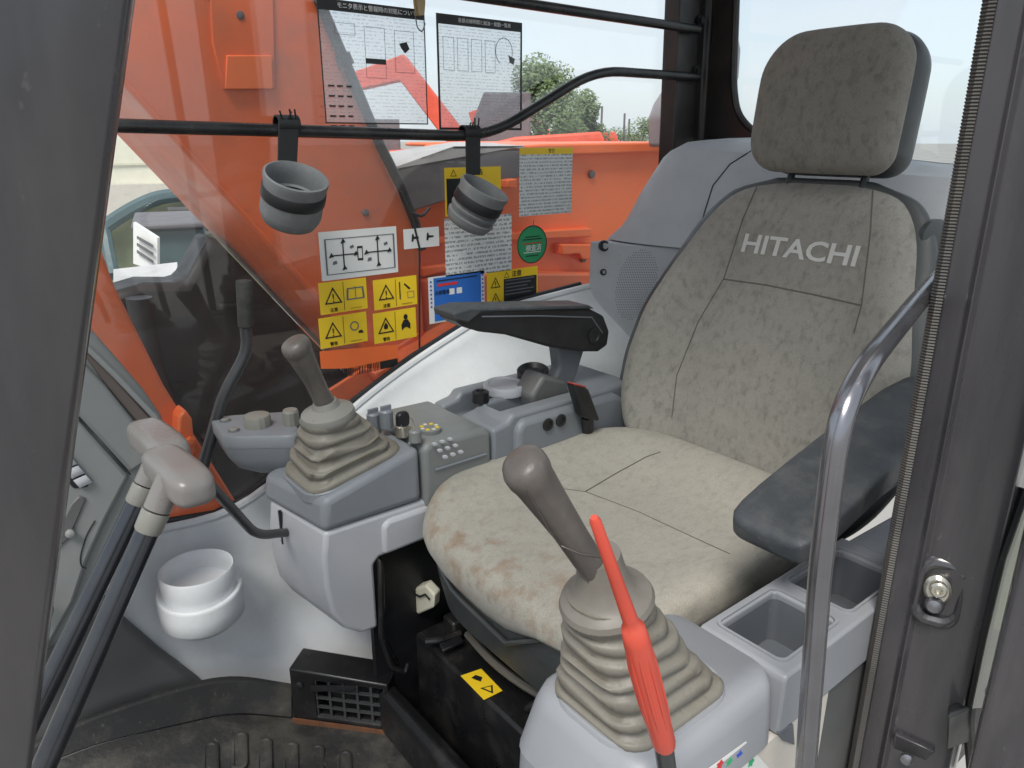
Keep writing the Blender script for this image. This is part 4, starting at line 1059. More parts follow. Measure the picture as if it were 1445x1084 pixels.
# ignition key with ring
ky = thing('ignition_key', P(568, 600, z=.56), 'black headed ignition key with a ring standing in the console', 'key')
q = P(568, 592, z=.585)
mesh('lock_barrel', lathe([(.013, -.03), (.013, -.012), (.010, -.010), (.009, -.012)], frame_z(q, (0, 0, 1)), 18), M['zinc'], ky)
mesh('key_head', loft([[q + Vector((a * .012 * s, h, b * .0145 * s)) for a, b in rrect(1, 1, .6, 4)] for s, h in ((.85, -.006), (1, -.003), (1, .003), (.85, .006))]), M['black'], ky)
mesh('key_blade', box(q.x - .003, q.x + .003, q.y - .001, q.y + .001, q.z - .03, q.z - .012), M['zinc'], ky, smooth=False)
mesh('key_ring', tube([q + Vector((.006 + .013 * math.cos(a), -.006 + .003 * math.sin(a), -.012 + .016 * math.sin(a))) for a in [k * math.pi / 10 for k in range(21)]], .0011, 6), M['zinc'], ky)
mesh('key_tag', slab([P(577, 604, z=.555), P(582, 604, z=.555), P(583, 626, z=.556), P(577, 627, z=.556)], (.001, .002, .002)), M['zinc'], ky, smooth=False)
# seat-side pod with dial and buttons
pod = thing('switch_pod', P(360, 660, y=1.17), 'grey switch pod with a round dial in front of the right joystick', 'switch pod')
zc = .572
cor = [P(316, 617, z=zc), P(425, 615, z=zc), P(412, 580, z=zc), P(294, 588, z=zc)]
cen = sum(cor, Vector()) / 4
def podring(s, dz, shift=(0, 0, 0)):
    pts = []
    for i in range(4):
        a, b = cor[i], cor[(i + 1) % 4]
        for k in range(6):
            pts.append(a.lerp(b, .1 + .8 * k / 5))
    return [cen + (p - cen) * s + Vector((shift[0], shift[1], dz)) for p in pts]
mesh('top_plate', loft([podring(1.0, -.022), podring(1.01, -.018), podring(1.0, -.003), podring(.97, 0), podring(.9, .0005)]), M['bgrey'], pod, ang=50)
mesh('bowl', loft([podring(.99, -.0225), podring(.96, -.045, (.004, 0)), podring(.85, -.068, (.012, 0)), podring(.62, -.084, (.026, 0)), podring(.3, -.092, (.036, 0))]), M['bgrey'], pod, ang=60)
q = P(363, 592, z=zc + .012)
mesh('dial', lathe([(.023, -.013), (.023, .004), (.0215, .0085), (.018, .0095)], frame_z(q, (0, 0, 1)), 14), M['collar'], pod, ang=20)
for px, py in ((318, 594), (330, 608)):
    q = P(px, py, z=zc)
    mesh('button', lathe([(.0105, -.002), (.0105, .0015), (.008, .002), (.0075, .001)], frame_z(q, (0, 0, 1)), 18), M['tray'], pod)
    mesh('button', lathe([(.0072, -.001), (.0072, .0035), (.0055, .0045)], frame_z(q, (0, 0, 1)), 16), M['collar'], pod)
q = P(410, 584, z=zc + .02)
mesh('dial', lathe([(.014, -.02), (.014, .004), (.012, .008)], frame_z(q, (0, 0, 1)), 12), M['collar'], pod, ang=20)

# ------------------------------------------------------------------ joysticks
def boot_rings(c0, h0, c1, h1, folds, tilt=0., wr=.006):
    rings = []
    lv = []
    for f in range(folds):
        for t_, b_ in ((.0, .965), (.07, 1.0), (.46, 1.005), (.56, .975), (.64, .885), (.94, .865)):
            lv.append(((f + t_) / folds, b_))
    lv.append((1, .95))
    for k, (t, bulge) in enumerate(lv):
        c = c0.lerp(c1, t)
        st = math.floor(t * folds + .001) / folds * .75 + t * .25
        a = h0[0] + (h1[0] - h0[0]) * st ** .9; b = h0[1] + (h1[1] - h0[1]) * st ** .9
        rr = min(a, b) * (.42 + .5 * t)
        ring = []
        for x, y in rrect(a, b, rr, 6):
            n1 = mnoise.noise(Vector((x * 20 + 3, y * 20, t * 9))); n2 = mnoise.noise(Vector((x * 45, y * 45 + 7, t * 16)))
            w = 1 + wr * 3.0 * n2
            ring.append(c + Vector((x * bulge * w, y * bulge * w, tilt * x * (1 - t) + wr * (n1 + .4 * n2) * math.sin(math.pi * min(1, t * 1.15)))))
        rings.append(ring)
    return rings
def joystick(base, h0, topc, h1, folds, head, label, elbow, hr=.026, flip=1, tilt=0., wr=.006):
    t = thing('joystick', base, label, 'joystick', 'joysticks on the two consoles')
    mesh('base_rim', loft([[base + Vector((x * s, y * s, dz + tilt * x)) for x, y in rrect(h0[0], h0[1], .04, 6)] for s, dz in ((1.07, -.012), (1.07, .002), (1.05, .004), (.9, .004))]), M['bgrey'] if flip > 0 else M['lconsole'], t)
    mesh('boot', loft(boot_rings(base, h0, topc, h1, folds, tilt, wr)), M['boot'], t, ang=75)
    up = (head - topc).normalized()
    m = frame_z(topc, (up + Vector((0, 0, 1.2))).normalized())
    prof_c = [(1.0, -.018), (1.14, -.012), (1.17, -.004), (1.12, .003), (.92, .007), (.6, .012), (.5, .022)] if flip > 0 else [(.95, -.016), (1.14, -.010), (1.2, -.004), (1.14, .001), (.92, .005), (.74, .013), (.62, .026), (.54, .048)]
    mesh('collar', lathe([(h1[0] * a_, b_) for a_, b_ in prof_c] if True else [(h1[0] * .95, -.018), (h1[0] * 1.03, -.012), (h1[0] * 1.06, -.006), (h1[0] * 1.04, -.002), (h1[0] * .88, .006), (h1[0] * .68, .015), (h1[0] * .54, .027), (h1[0] * .48, .04)], m, 30), M['collar'] if flip > 0 else M['grip2'], t)
    s0 = topc + Vector((0, 0, .008))
    pts = [s0, s0.lerp(elbow, .5), elbow, elbow.lerp(head, .5), head]
    rs = [.0205, .0180, .0185, .0215, .0255]
    path = []
    P0 = [pts[0]] + pts + [pts[-1]]
    for i in range(1, len(P0) - 2):
        for k in range(5):
            u_ = k / 5
            a, b, c_, d = P0[i - 1], P0[i], P0[i + 1], P0[i + 2]
            path.append((.5 * ((2 * b) + (c_ - a) * u_ + (2 * a - 5 * b + 4 * c_ - d) * u_ ** 2 + (3 * b - a - 3 * c_ + d) * u_ ** 3), rs[i - 1] + (rs[i] - rs[i - 1]) * u_))
    tip = (pts[-1] - pts[-2]).normalized()
    k_ = hr / .026
    for dd, r_ in ((0, .0265), (.008, .0268), (.014, .024), (.0175, .017), (.0185, .008)):
        path.append((head + tip * dd, r_))
    mesh('grip', tube([p for p, _ in path], [r_ * k_ for _, r_ in path], 22, flat=.9), M['grip'], t, ang=80)
    return t
jr = joystick(Vector((.500, 1.090, .524)), (.086, .072), Vector((.470, 1.070, .626)), (.038, .038), 5, Vector((.426, 1.06, .742)), 'upright brown grey joystick with a pleated boot behind the round dial', Vector((.448, 1.064, .69)), .0240, tilt=.22, wr=.013)
jl = joystick(Vector((.474, .390, .533)), (.073, .060), Vector((.418, .390, .664)), (.036, .034), 7, Vector((.330, .392, .808)), 'nearest brown grey joystick with a wide pleated boot beside the red lever', Vector((.376, .390, .738)), .0198, flip=-1, wr=.010)

for j_, lines in ((jl, [[(742, 690), (775, 748), (812, 800), (836, 828)], [(792, 770), (820, 782), (848, 786)]]), (jr, [[(414, 500), (430, 530), (444, 560)]])):
    g_ = [o for o in j_.children if o.name.startswith('grip')][0]; tg_ = bvh(g_)
    for ln_ in lines:
        seam_on(tg_, ln_, 'mould_seam', M['grip'], g_, .0007, 8)
# ------------------------------------------------------------------ travel levers
def travel_lever(y, pxtop, pxbot, hx, hz, y0, y1, label):
    t = thing('travel_lever', P(*pxbot, y=y), label, 'travel lever', 'travel levers')
    a, b = P(*pxtop, y=y), P(*pxbot, y=y)
    up = (a - b).normalized()
    mesh('rod', tube([b - up * .3, a], .0125, 18), M['rod'], t)
    mesh('ferrule', lathe([(.0130, -.010), (.0142, -.008), (.0148, .012), (.0142, .014)], frame_z(a, up), 18), M['collar'], t)
    hc = Vector((hx, (y0 + y1) / 2, hz))
    ring = []
    mid = a + up * .02
    mesh('neck', tube([mid - up * .004, mid + up * .03, Vector((hx, y + .004, hz - .008))], [.0142, .0152, .0180], 18), M['thandle'], t)
    L_ = y0 - y1
    prof = [(0, .55), (.03, .86), (.10, .98), (.3, 1.0), (.7, 1.04), (.88, 1.0), (.96, .8), (1.0, .45)]
    for s, w in prof:
        yy = y0 - L_ * s
        droop = -.006 * smoothstep(.6, 1, s)
        ring.append([Vector((hx + a_ * .0225 * w + .010 * s, yy, hz + droop + b_ * .0185 * w)) for a_, b_ in rrect(1, 1, .62, 5)])
    mesh('handle', loft(ring), M['thandle'], t, sub=1)
    return t
travel_lever(.795, (213, 738), (75, 1052), .170, .702, .862, .748, 'nearer travel lever with a grey T shaped handle and dark rod')
travel_lever(.915, (198, 700), (52, 1000), .181, .694, .988, .876, 'farther travel lever with a grey T shaped handle, behind the nearer one')
# bent locking rod
bl = mesh('bent_rod', tube([P(292, 680, y=.93), P(318, 708, y=.98), P(362, 756, y=1.06), P(418, 750, y=1.135)], .0075, 12, fil=.04), M['brod'], base=P(418, 750, y=1.135))
setp(bl, 'bent dark rod running from the travel levers into the right console', 'rod')
# cranked lever beside the window
cl2 = thing('cranked_lever', P(288, 660, y=1.302), 'black cranked lever standing in front of the side window', 'lever')
Y2 = 1.302
mesh('rod', tube([P(346, 455, y=Y2), P(350, 495, y=Y2), P(314, 560, y=Y2), P(303, 600, y=Y2), P(282, 675, y=Y2)], .0105, 12, fil=.03), M['brod'], cl2)
mesh('grip', lathe([(.0105, 0), (.0135, .002), (.014, .05), (.0145, .080), (.0125, .084), (.006, .085)], frame_z(P(347, 462, y=Y2), P(344, 382, y=Y2) - P(347, 462, y=Y2)), 18), M['rubber'], cl2)

# ------------------------------------------------------------------ rear panel with speaker
rpn = thing('rear_panel', (1.5, 1.1, .5), 'light grey moulded panel with speaker grille behind the seat', 'rear panel')
def hood_ring(y):
    """profile in x/z of the rear hood at one y: front face, rounded shoulder, flat top"""
    f_ = interp([(.3, 1.50), (.7, 1.50), (1.24, 1.372), (1.33, 1.385)], y)
    tp = interp([(.3, .985), (.7, 1.0), (1.14, 1.05), (1.19, 1.046), (1.335, .84)], y)
    H_ = tp - .812
    return [(f_ - .035, .812), (f_ - .012, .812 + .3 * H_), (f_ + .02, .812 + .68 * H_), (f_ + .06, .812 + .9 * H_), (f_ + .12, .812 + .985 * H_), (f_ + .2, tp), (1.70, tp + .002), (1.70, .812)]
ys = [.33, .5, .7, .85] + [.9 + .41 * k / 22 for k in range(23)]
mesh('hood', loft([[Vector((x, y, z)) for x, z in hood_ring(y)] for y in ys]), M['reargrey'], rpn, ang=45, bevel=.004)
ys2 = [.33, .7, .98, 1.12, 1.2, 1.27, 1.315]
def low_ring(y):
    f_ = interp([(.3, 1.48), (.7, 1.48), (.98, 1.43), (1.12, 1.375), (1.22, 1.335), (1.315, 1.295)], y)
    return [(f_ + .04, .42), (f_ + .015, .6), (f_, .70), (f_, .809), (1.70, .809), (1.70, .42)]
lp = mesh('lower_panel', loft([[Vector((x, y, z)) for x, z in low_ring(y)] for y in ys2]), M['reargrey'], rpn, ang=45, bevel=.003)
tl = bvh(lp); thd = bvh(rpn.children[0])
seam_on(thd, [(985, 338), (994, 300), (1006, 262), (1030, 232), (1060, 213)], 'panel_gap', M['ink'], rpn, .0016)
for x, y, r_ in ((852, 347, .0135), (851, 384, .008)):
    q, nn = hit(tl, x, y)
    if q:
        mesh('socket', lathe([(r_, -.002), (r_, .005), (r_ * .75, .006), (r_ * .6, .0), (r_ * .3, -.001)], frame_z(q, Vector((-.6, -.8, .1))), 18), M['black'], rpn)
# speaker perforations, each a small dark dimple
gv, gf = [], []
cxp, cyp = 898, 402
hv_ = []
for i in range(-9, 10):
    for k in range(-14, 15):
        dx, dy = i * 3.4 + (k % 2) * 1.7, k * 3.5
        if (dx / 30) ** 2 + (dy / 50) ** 2 > 1: continue
        q, nn = hit(tl, cxp + dx * .95 - dy * .18 + 0, cyp + dy)
        if q:
            if nn.dot(q - CAM) > 0: nn = -nn
            vf = lathe([(.0014, .0003), (.0003, .0004)], frame_z(q, nn), 6); hv_.append(vf)
if hv_:
    o = mesh('speaker_holes', join(*hv_), M['tray'], rpn, smooth=False); o['kind'] = 'stuff'

# ------------------------------------------------------------------ operator's seat
SY = .728
seat = thing('operator_seat', (.8, SY, .2), 'operator seat in worn beige fabric with headrest and lettered backrest', 'seat')
# --- cushion
def cush_outline(s, n=64):
    """plan of the cushion; s shrinks it"""
    pts = []
    for k in range(n):
        a = 2 * math.pi * k / n
        c, sn = math.cos(a), math.sin(a)
        e = 2 / 5.2
        u = math.copysign(abs(c) ** e, c); v = math.copysign(abs(sn) ** e, sn)
        x = .825 + u * (.275 - s)
        wid = interp([(.55, .285), (.70, .298), (.9, .296), (1.1, .25)], x)
        pts.append((x, SY + v * (wid * (1 if v > 0 else .81) - s)))
    return pts
botz = [(.45, .445), (.585, .440), (.64, .40), (.695, .337), (.74, .337), (.80, .342), (.87, .352), (.92, .372), (.955, .425), (1.0, .43), (1.1, .43)]
def cush_z(x, y, z, s):
    u = (y - SY) / .28
    dip = -.030 * (1 - min(1, abs(u)) ** 2) * smoothstep(.12, .02, abs(s - .14) if s < .14 else 0) if s > .03 else 0
    fall = -.045 * smoothstep(.69, .55, x) ** 1.3
    rise = .012 * smoothstep(.9, 1.05, x)
    return z + dip + fall + rise
rings = []
for s, z, kind in ((.035, 0, 'b'), (.012, .0, 'c'), (.0, .446, 't'), (.002, .468, 't'), (.007, .480, 't'), (.017, .487, 't'), (.05, .489, 't'), (.11, .487, 't'), (.16, .485, 't'), (.21, .484, 't')):
    ring = []
    for x, y in cush_outline(s):
        if kind in 'bc':
            frontness = smoothstep(.72, .60, x)
            zz = .415 + (interp(botz, y) - .415) * frontness
            xx = x + (.012 if kind == 'b' else 0.0)
            ring.append(Vector((xx + .02 * frontness * (0 if zz > .4 else .4), y, zz + (-.004 if kind == 'b' else .002))))
        else:
            ring.append(Vector((x, y, cush_z(x, y, z, s))))
    rings.append(ring)
cu = mesh('cushion', loft(rings), M['cushfab'], seat, sub=1, ang=80)
mesh('piping', tube([p + Vector((0, 0, -.003)) for p in rings[1]] + [rings[1][0] + Vector((0, 0, -.003))], .0042, 8), M['vinyl'], cu)
# dark vinyl body under the fabric
rings = []
for s, z in ((.07, .285), (.045, .29), (.02, .325), (.008, .39), (.006, .43), (.02, .45)):
    rings.append([Vector((x + .018, y, z + (.0 if x > .7 else (-.05 * smoothstep(.7, .58, x) if z > .3 else 0)))) for x, y in cush_outline(s)])
mesh('cushion_base', loft(rings), M['vinyl'], seat, ang=60)
tcu = bvh(cu)
seam_on(tcu, [(826, 694), (870, 668), (912, 645), (932, 638)], 'seam', M['seam'], seat, .0012)
seam_on(tcu, [(826, 694), (900, 722), (960, 750), (1030, 782)], 'seam', M['seam'], seat, .0008)
seam_on(tcu, [(826, 694), (780, 688), (720, 690)], 'seam', M['seam'], seat, .0008)
# --- backrest
TB = R(18)
BN = Vector((-math.cos(TB), 0, math.sin(TB))); BU = Vector((math.sin(TB), 0, math.cos(TB))); B0 = Vector((1.08, SY - .008, .45))
def bp(u, v, w): return B0 + BU * v + Vector((0, u, 0)) + BN * w
def skew(u): return u * (1.05 if u > 0 else .90)
hwt = [(-.04, .20), (.0, .235), (.05, .268), (.10, .288), (.18, .296), (.27, .284), (.37, .252), (.43, .232), (.49, .208), (.525, .185), (.55, .15), (.565, .08)]
def back_ring(v, dh, t_front, t_back, bol, nf=26, nb=10, ex=6):
    hw = interp(hwt, v) + dh
    pts = []
    for k in range(nf + 1):
        u = -1 + 2 * k / nf; u = math.copysign(1 - (1 - abs(u)) ** 1.5, u)
        e = max(0, 1 - abs(u) ** ex) ** .45
        w = (t_front + bol * (1 if u > 0 else .45) * smoothstep(.52, .86, abs(u))) * e
        pts.append((u * hw, w))
    for k in range(1, nb):
        u = 1 - 2 * k / nb
        pts.append((u * hw, -t_back * max(0, 1 - abs(u) ** 4) ** .5))
    return pts
def bol_v(v): return .072 * smoothstep(.56, .28, v) * smoothstep(-.08, .06, v)
vs = [-.03, -.02, .0, .03, .06, .10, .14, .18, .23, .28, .33, .37, .41, .45, .49, .515, .535, .55, .56, .565]
T0 = .055
def endf(v): return .55 + .45 * smoothstep(.0, .04, v + .03) if v < .02 else .35 + .65 * smoothstep(.568, .515, v)
bk = mesh('backrest', loft([[bp(skew(u), v, w - T0) for u, w in back_ring(v, 0, T0 * endf(v), .03, bol_v(v))] for v in vs]), M['fabric'], seat, ang=80, sub=1)
mesh('back_shell', loft([[bp(skew(u), v, w - T0) for u, w in back_ring(v, .026, .022, .09, bol_v(v) * .8, ex=10)] for v in [-.05] + vs[:-3] + [.552, .566, .572]]), M['vinyl'], seat, ang=80, sub=1)
tbk = bvh(bk)
seam_on(tbk, [(1068, 264), (1048, 310), (1022, 392), (985, 455), (955, 530), (948, 590)], 'seam', M['seam'], seat, .0012)
seam_on(tbk, [(1232, 266), (1228, 330), (1216, 430), (1205, 470)], 'seam', M['seam'], seat, .0012)
seam_on(tbk, [(1022, 394), (1080, 402), (1150, 416), (1215, 431)], 'seam', M['seam'], seat, .0014)
# --- lettering embroidered on the backrest
v_, f_ = text_vf('HITACHI', 1.0, Matrix.Identity(4), .0, bold=.022)
x0, x1 = min(p.x for p in v_), max(p.x for p in v_); z0, z1 = min(p.y for p in v_), max(p.y for p in v_)
lv = []
for p in v_:
    u = (.103 - SY + .73) - (p.x - x0) / (x1 - x0) * .222; vv = .4175 + (p.y - z0) / (z1 - z0) * .0355
    q = bp(u + .0, vv, 0.06); h = tbk.ray_cast(q, -BN)
    lv.append((h[0] if h[0] else q) + BN * .0012)
lt_ = mesh('lettering', (lv, f_), M['thread'], seat, smooth=False)
# --- headrest
TH = R(7)
def hr_out(s, n=7):
    a0, b0 = .136 - s, .122 - s; out = []
    for cx, cy, st, r_ in ((1, 1, 0, .085), (-1, 1, 90, .070), (-1, -1, 180, .040), (1, -1, 270, .058)):
        r_ = max(.012, r_ - s * .6)
        for k in range(n + 1):
            t_ = R(st + 90 * k / n); out.append((cx * (a0 - r_) + r_ * math.cos(t_) + .011, cy * (b0 - r_) + r_ * math.sin(t_)))
    return out
HN = Vector((-math.cos(TH), 0, math.sin(TH))); HU = Vector((math.sin(TH), 0, math.cos(TH)))
def head_ring(s, w, dv=0): return [bp(0, .692, 0) + HU * (b + dv) + Vector((0, a, 0)) + HN * w for a, b in hr_out(s)]
hc = mesh('headrest', loft([head_ring(.03, -.085), head_ring(.008, -.075), head_ring(.0, -.05), head_ring(.002, .004)]), M['vinyl'], seat, ang=60, sub=1)
mesh('headrest_pad', loft([head_ring(.006, -.01), head_ring(.001, .0), head_ring(.002, .020), head_ring(.008, .034), head_ring(.02, .043), head_ring(.045, .048), head_ring(.08, .050)]), M['headfab_shaded'], seat, ang=80, sub=1)
for u in (-.07, .07):
    mesh('headrest_post', tube([bp(u, .53, -.04), bp(u, .62, -.035)], .007, 10), M['black'], seat)
# --- right armrest (operator's right)
ya = 1.035
arm = mesh('armrest', slab_y([(643, 452), (648, 443), (668, 437), (830, 434), (853, 446), (861, 468), (858, 488), (845, 497), (820, 497), (775, 490), (715, 473), (678, 469), (655, 462)], ya, .06), M['black'], seat, bevel=.009, segs=3)
mesh('armrest_pad', slab_y([(642, 452), (640, 442), (664, 435), (832, 431), (840, 436), (680, 441), (662, 456)], ya - .004, .066), M['armvinyl'], seat, bevel=.011, segs=4)
mesh('armrest_groove', tube([P(680, 447, y=ya - .001), P(760, 446, y=ya - .001), P(835, 448, y=ya - .001), P(850, 470, y=ya - .001)], .0016, 6), M['tray'], seat)
mesh('pivot_cap', lathe([(.016, 0), (.016, .003), (.012, .003), (.011, .001), (.004, .0015)], frame_z(P(838, 474, y=ya - .001), (0, -1, 0)), 20), M['black'], seat)
mesh('armrest_mount', slab_y([(786, 488), (826, 492), (815, 528), (803, 552), (788, 556), (780, 545), (790, 520)], ya + .025, .03), M['tray'], seat, bevel=.006, segs=3)
mesh('mount_base', slab_y([(750, 560), (768, 530), (800, 538), (806, 556), (790, 585), (756, 600)], ya + .01, .06), M['dashd'], seat, bevel=.008, segs=3)
# --- left armrest
fa, fb = Vector((.700, .408, .612)), Vector((1.19, .408, .700))
axd = (fb - fa).normalized(); nup = Vector((0, 1, 0)).cross(axd); nup = nup if nup.z > 0 else -nup
rings = []
L_ = (fb - fa).length
for s, w, h in ((-.012, .6, .5), (0, .86, .8), (.03, 1, .97), (.25, 1.03, 1), (.6, 1, 1), (1.0, .92, 1)):
    c = fa + axd * (L_ * s) + Vector((0, .018 * s, 0))
    rings.append([c + Vector((0, a * .054 * w, 0)) + nup * (b * .019 * h) - nup * .010 * (1 - h) for a, b in rrect(1, 1, .36, 5)])
mesh('armrest_pad', loft(rings), M['armvinyl'], seat, sub=1)
mesh('armrest_arm', slab([fa + axd * .10 - nup * .02 + Vector((0, -.02, 0)), fb - nup * .02 + Vector((0, -.02, 0)), fb - nup * .085 + Vector((0, -.02, 0)), fa + axd * .22 - nup * .06 + Vector((0, -.02, 0))], (0, .06, 0)), M['black'], seat, bevel=.006)
mesh('recline_knob', lathe([(.030, 0), (.030, .010), (.024, .014), (.008, .015)], frame_z(P(1313, 335, x=1.29), (-.3, -1, 0)), 24), M['vinyl'], seat)
# --- seat belt buckle
bk_ = thing('belt_buckle', P(815, 600, y=1.0), 'black seat belt buckle with a red button beside the cushion', 'buckle')
m = frame(P(822, 567, y=.968), (.86, .1, -.35), (-.1, 1, .0), (-.38, 0, .88))
mesh('buckle_body', xf(loft([[Vector((a, b, h)) for a, b in rrect(.0255 * s, .014 * s, .006, 3)] for s, h in ((.85, -.042), (1, -.036), (.9, .034), (.84, .038))]), m), M['black'], bk_)
mesh('release_button', xf(box(-.019, .019, -.010, .010, .0385, .044), m), M['redb'], bk_, bevel=.002)
mesh('stalk', tube([m @ Vector((0, 0, -.036)), m @ Vector((.0, .02, -.10))], .012, 8), M['black'], bk_)

# ------------------------------------------------------------------ seat base
sb = thing('seat_base', (.8, .8, 0), 'black metal seat base and slide frame on the cab floor', 'seat base')
mesh('base_box', box(.572, 1.2, .52, 1.0, .0, .195), M['blackmetal'], sb, bevel=.006)
mesh('slide_rail', box(.60, 1.15, .565, .60, .197, .235), M['blackmetal'], sb, bevel=.004)
mesh('slide_rail', box(.61, 1.15, .93, .965, .197, .235), M['blackmetal'], sb, bevel=.004)
mesh('suspension', loft([[Vector((.86 + x * s, SY + .02 + y * s, z)) for x, y in rrect(.20, .19, .05, 5)] for s, z in ((1.0, .20), (1.04, .215), (.98, .228), (1.04, .242), (.98, .256), (1.02, .27), (.98, .29))]), M['rubber'], sb, ang=60)
mesh('suspension_rim', tube([P(660, 895, z=.235), P(690, 930, z=.235), P(730, 962, z=.235), P(770, 985, z=.235)], .007, 8, fil=.05), mat('worn_rubber_rim', (.10, .09, .075), .6), sb)
mesh('floor_channel', slab([Vector((.50, .42, .0)), Vector((.535, .42, .0)), Vector((.535, .42, .085)), Vector((.515, .42, .092)), Vector((.50, .42, .082))], (0, .60, 0)), M['blackmetal'], sb, bevel=.004)
mesh('side_bracket', slab_y([(536, 790), (543, 796), (545, 900), (566, 938), (560, 944), (538, 905)], .99, .012), M['blackmetal'], sb, bevel=.003)
mesh('bracket_foot', tube([P(540, 905, y=.99), P(552, 940, y=.985), P(572, 950, y=.98), P(576, 935, y=.98)], .005, 8, fil=.01), M['blackmetal'], sb)
mesh('gap_dark_sheet', box(.505, 1.1, 1.03, 1.042, .0, .40), M['black'], sb, smooth=False)  # black sheet added so the gap beside the base stays dark
mesh('adjust_bar', tube([P(600, 905, z=.215), P(622, 903, z=.215), P(650, 893, z=.215)], .006, 8, fil=.01), M['blackmetal'], sb)
mesh('adjust_lever', slab([P(620, 912, z=.21), P(650, 900, z=.21), P(655, 908, z=.21), P(625, 922, z=.21)], (0, 0, .006)), M['black'], sb, bevel=.002)
mesh('front_strap', tube([P(744, 1000, z=.20), P(762, 990, z=.23), P(780, 1000, z=.2), P(765, 1030, z=.15)], .006, 8, fil=.02), M['black'], sb)
ys_ = [P(650, 954, z=.197), P(679, 944, z=.197), P(709, 975, z=.197), P(683, 988, z=.197)]
yo = mesh('sticker', slab(ys_, (0, 0, .0006)), M['yellow'], sb, smooth=False); yo['label'] = 'yellow pinch warning sticker'
ex_, ey_ = (ys_[1] - ys_[0]), (ys_[3] - ys_[0])
def yp(a, b, h=.001): return ys_[0] + ex_ * a + ey_ * b + Vector((0, 0, h))
mesh('warning_triangle', slab([yp(.25, .62), yp(.80, .66), yp(.52, .92)], (0, 0, .0003)), M['ink'], yo, smooth=False)
mesh('warning_fill', slab([yp(.37, .66, .0014), yp(.68, .69, .0014), yp(.52, .84, .0014)], (0, 0, .0003)), M['yellow'], yo, smooth=False)
mesh('hand_mark', slab([yp(.3, .2), yp(.55, .15), yp(.72, .3), yp(.5, .42), yp(.4, .32)], (0, 0, .0003)), M['ink'], yo, smooth=False)
# cream latch beside the base
lt2 = thing('weight_latch', P(590, 850, z=.26), 'cream plastic latch in the dark gap beside the cushion', 'latch')
lc = P(592, 848, x=.60)
mesh('latch_body', slab([P(568, 843, x=.595), P(583, 831, x=.595), P(600, 826, x=.595), P(613, 840, x=.595), P(612, 858, x=.595), P(590, 868, x=.595)], (.02, .01, .0)), M['cream'], lt2, bevel=.004, segs=3)
mesh('latch_spring', tube([P(585, 838, x=.592), P(592, 842, x=.592), P(600, 839, x=.592), P(606, 846, x=.592)], .0018, 6), M['black'], lt2)
mesh('latch_bolt', lathe([(.010, 0), (.010, .008), (.006, .010)], frame_z(P(565, 830, x=.60), (-.9, -.3, .1)), 12), M['zinc'], lt2)

# ------------------------------------------------------------------ left-hand console
lc_ = thing('left_console', (.7, .38, .3), 'light grey console with storage trays left of the seat', 'console')
def plan(x0, x1, y0, y1, r, z, n=5):
    cx, cy = (x0 + x1) / 2, (y0 + y1) / 2
    return [Vector((cx + a, cy + b, z)) for a, b in rrect((x1 - x0) / 2, (y1 - y0) / 2, r, n)]
mesh('lever_block', loft([plan(.374, .60, .306, .476, .03, .463), plan(.388, .60, .310, .468, .03, .515), plan(.394, .60, .314, .463, .028, .529), plan(.404, .597, .322, .455, .024, .535)]), M['lconsole'], lc_, ang=60)
mesh('block_foot', loft([plan(.36, .62, .325, .482, .03, .10), plan(.374, .62, .322, .474, .03, .462)]), M['lconsole'], lc_, ang=60)
tyb = mesh('tray_body', slab([Vector((.598, .307, z)) for z in (.463, .463)] and [Vector((x, .307, z)) for x, z in ((.596, .463), (.905, .463), (.905, .536), (.60, .536), (.596, .53))], (0, .108, 0)), M['lconsole'], lc_, bevel=.0035, segs=3)
cut(tyb, box(.618, .722, .325, .401, .470, .60), box(.752, .872, .325, .401, .470, .60))
for x0i, x1i in ((.618, .722), (.752, .872)):
    mesh('tray_shade_liner', loft([plan(x0i + .0015, x1i - .0015, .3265, .3995, .010, .528), plan(x0i + .003, x1i - .003, .328, .398, .010, .4725)], False, True), M['tray'], tyb, ang=35)  # darker inner skin: the shadow inside the trays is put into its colour
    mesh('tray_rim', loft([plan(x0i - .006, x1i + .006, .3195, .4065, .010, .5355), plan(x0i - .006, x1i + .006, .3195, .4065, .010, .5385), plan(x0i - .003, x1i + .003, .3225, .4035, .009, .5385), plan(x0i - .003, x1i + .003, .3225, .4035, .009, .5355)], False, False), M['lconsole'], tyb, ang=35)
mesh('rear_box', slab([Vector((.902, .308, .40)), Vector((1.25, .308, .40)), Vector((1.25, .308, .52)), Vector((.902, .308, .535))], (0, .10, 0)), M['lconsole'], lc_, bevel=.006)
mesh('lower_panel', box(.40, .70, .309, .318, -.02, .461), M['panelw'], lc_, smooth=False)
mesh('side_skirt', box(.702, 1.2, .312, .32, .02, .461), M['dashd'], lc_, bevel=.002)
mesh('inner_skirt', box(.42, 1.2, .40, .414, .05, .46), M['black'], lc_, smooth=False)
so_ = mesh('sticker', slab([P(992, 1090, y=.3085), P(1052, 1046, y=.3085), P(1090, 1090, y=.3085)], (0, -.0006, 0)), M['swhite'], lc_, smooth=False); so_['label'] = 'white sticker with coloured flowers'
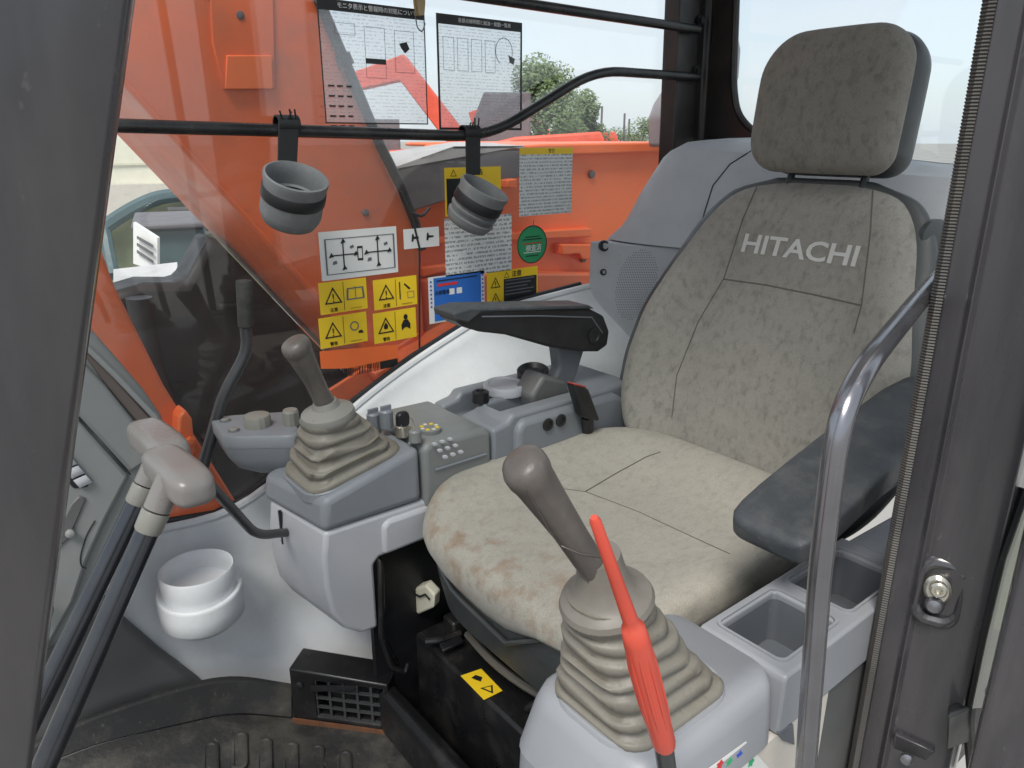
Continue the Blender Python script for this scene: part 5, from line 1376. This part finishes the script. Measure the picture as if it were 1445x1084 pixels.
for x, y, m_ in ((1056, 1064, 'inkred'), (1052, 1072, 'inkred'), (1043, 1066, 'inkblue'), (1038, 1077, 'inkblue'), (1029, 1076, 'inkgreen'), (1016, 1079, 'inkred'), (1060, 1076, 'inkgreen')):
    q = P(x, y, y=.3075)
    mesh('flower', slab([q + Vector(((.0045 + .0012 * math.cos(5 * a)) * math.cos(a), 0, (.0045 + .0012 * math.cos(5 * a)) * math.sin(a))) for a in [k * math.pi / 10 for k in range(20)]], (0, -.0003, 0)), M[m_], so_, smooth=False)
mesh('corner_clip', slab([P(1098, 1035, y=.306), P(1120, 1022, y=.306), P(1122, 1052, y=.306), P(1106, 1046, y=.306)], (0, .003, 0)), M['tray'], lc_, bevel=.001)
# ------------------------------------------------------------------ red safety lever
rl = thing('safety_lever', P(946, 1084, y=.288), 'red plastic gripped safety lever in front of the left console', 'lever')
yr = .288
ra, rb_, rcq, rd = P(838, 730, y=yr), P(893, 885, y=yr), P(938, 1052, y=yr), P(946, 1120, y=yr)
rk = [(ra, .0028), (ra.lerp(rb_, .03), .0046), (ra.lerp(rb_, .5), .0056), (ra.lerp(rb_, .92), .0068), (ra.lerp(rb_, .985), .0078), (rb_, .0102), (rb_.lerp(rcq, .10), .0118), (rb_.lerp(rcq, .35), .0126), (rb_.lerp(rcq, .75), .0120), (rb_.lerp(rcq, .96), .0116), (rcq, .0104)]
rk = [(p_, r_ * .82) for p_, r_ in rk]
mesh('red_grip', tube([p for p, _ in rk], [r_ for _, r_ in rk], 20), M['red'], rl, ang=60)
fd = (rcq - rb_).normalized()
for k in range(9):
    a = k * 2 * math.pi / 9 + .3
    s_ = frame_z((0, 0, 0), fd)
    off = s_ @ Vector((math.cos(a) * .0100, math.sin(a) * .0100, 0))
    mesh('grip_flute', tube([rb_.lerp(rcq, .16) + off * .93, rb_.lerp(rcq, .3) + off * 1.01, rb_.lerp(rcq, .6) + off * 1.0, rb_.lerp(rcq, .78) + off * .95], [.0006, .0013, .0013, .0006], 6), M['red'], rl)
mesh('stem', tube([rcq - fd * .01, rd], .0078, 14), M['brod'], rl)

# ------------------------------------------------------------------ grab handle at the doorway
yh = .262
gh = mesh('grab_handle', tube([P(1345, 372, y=.352), P(1300, 420, y=.318), P(1222, 515, y=.272), P(1184, 590, y=yh), P(1158, 800, y=yh), P(1132, 1150, y=yh)], .0098, 20, fil=.035), M['chrome'], base=P(1136, 1150, y=yh))
setp(gh, 'worn metal grab handle bent beside the door pillar', 'grab handle')
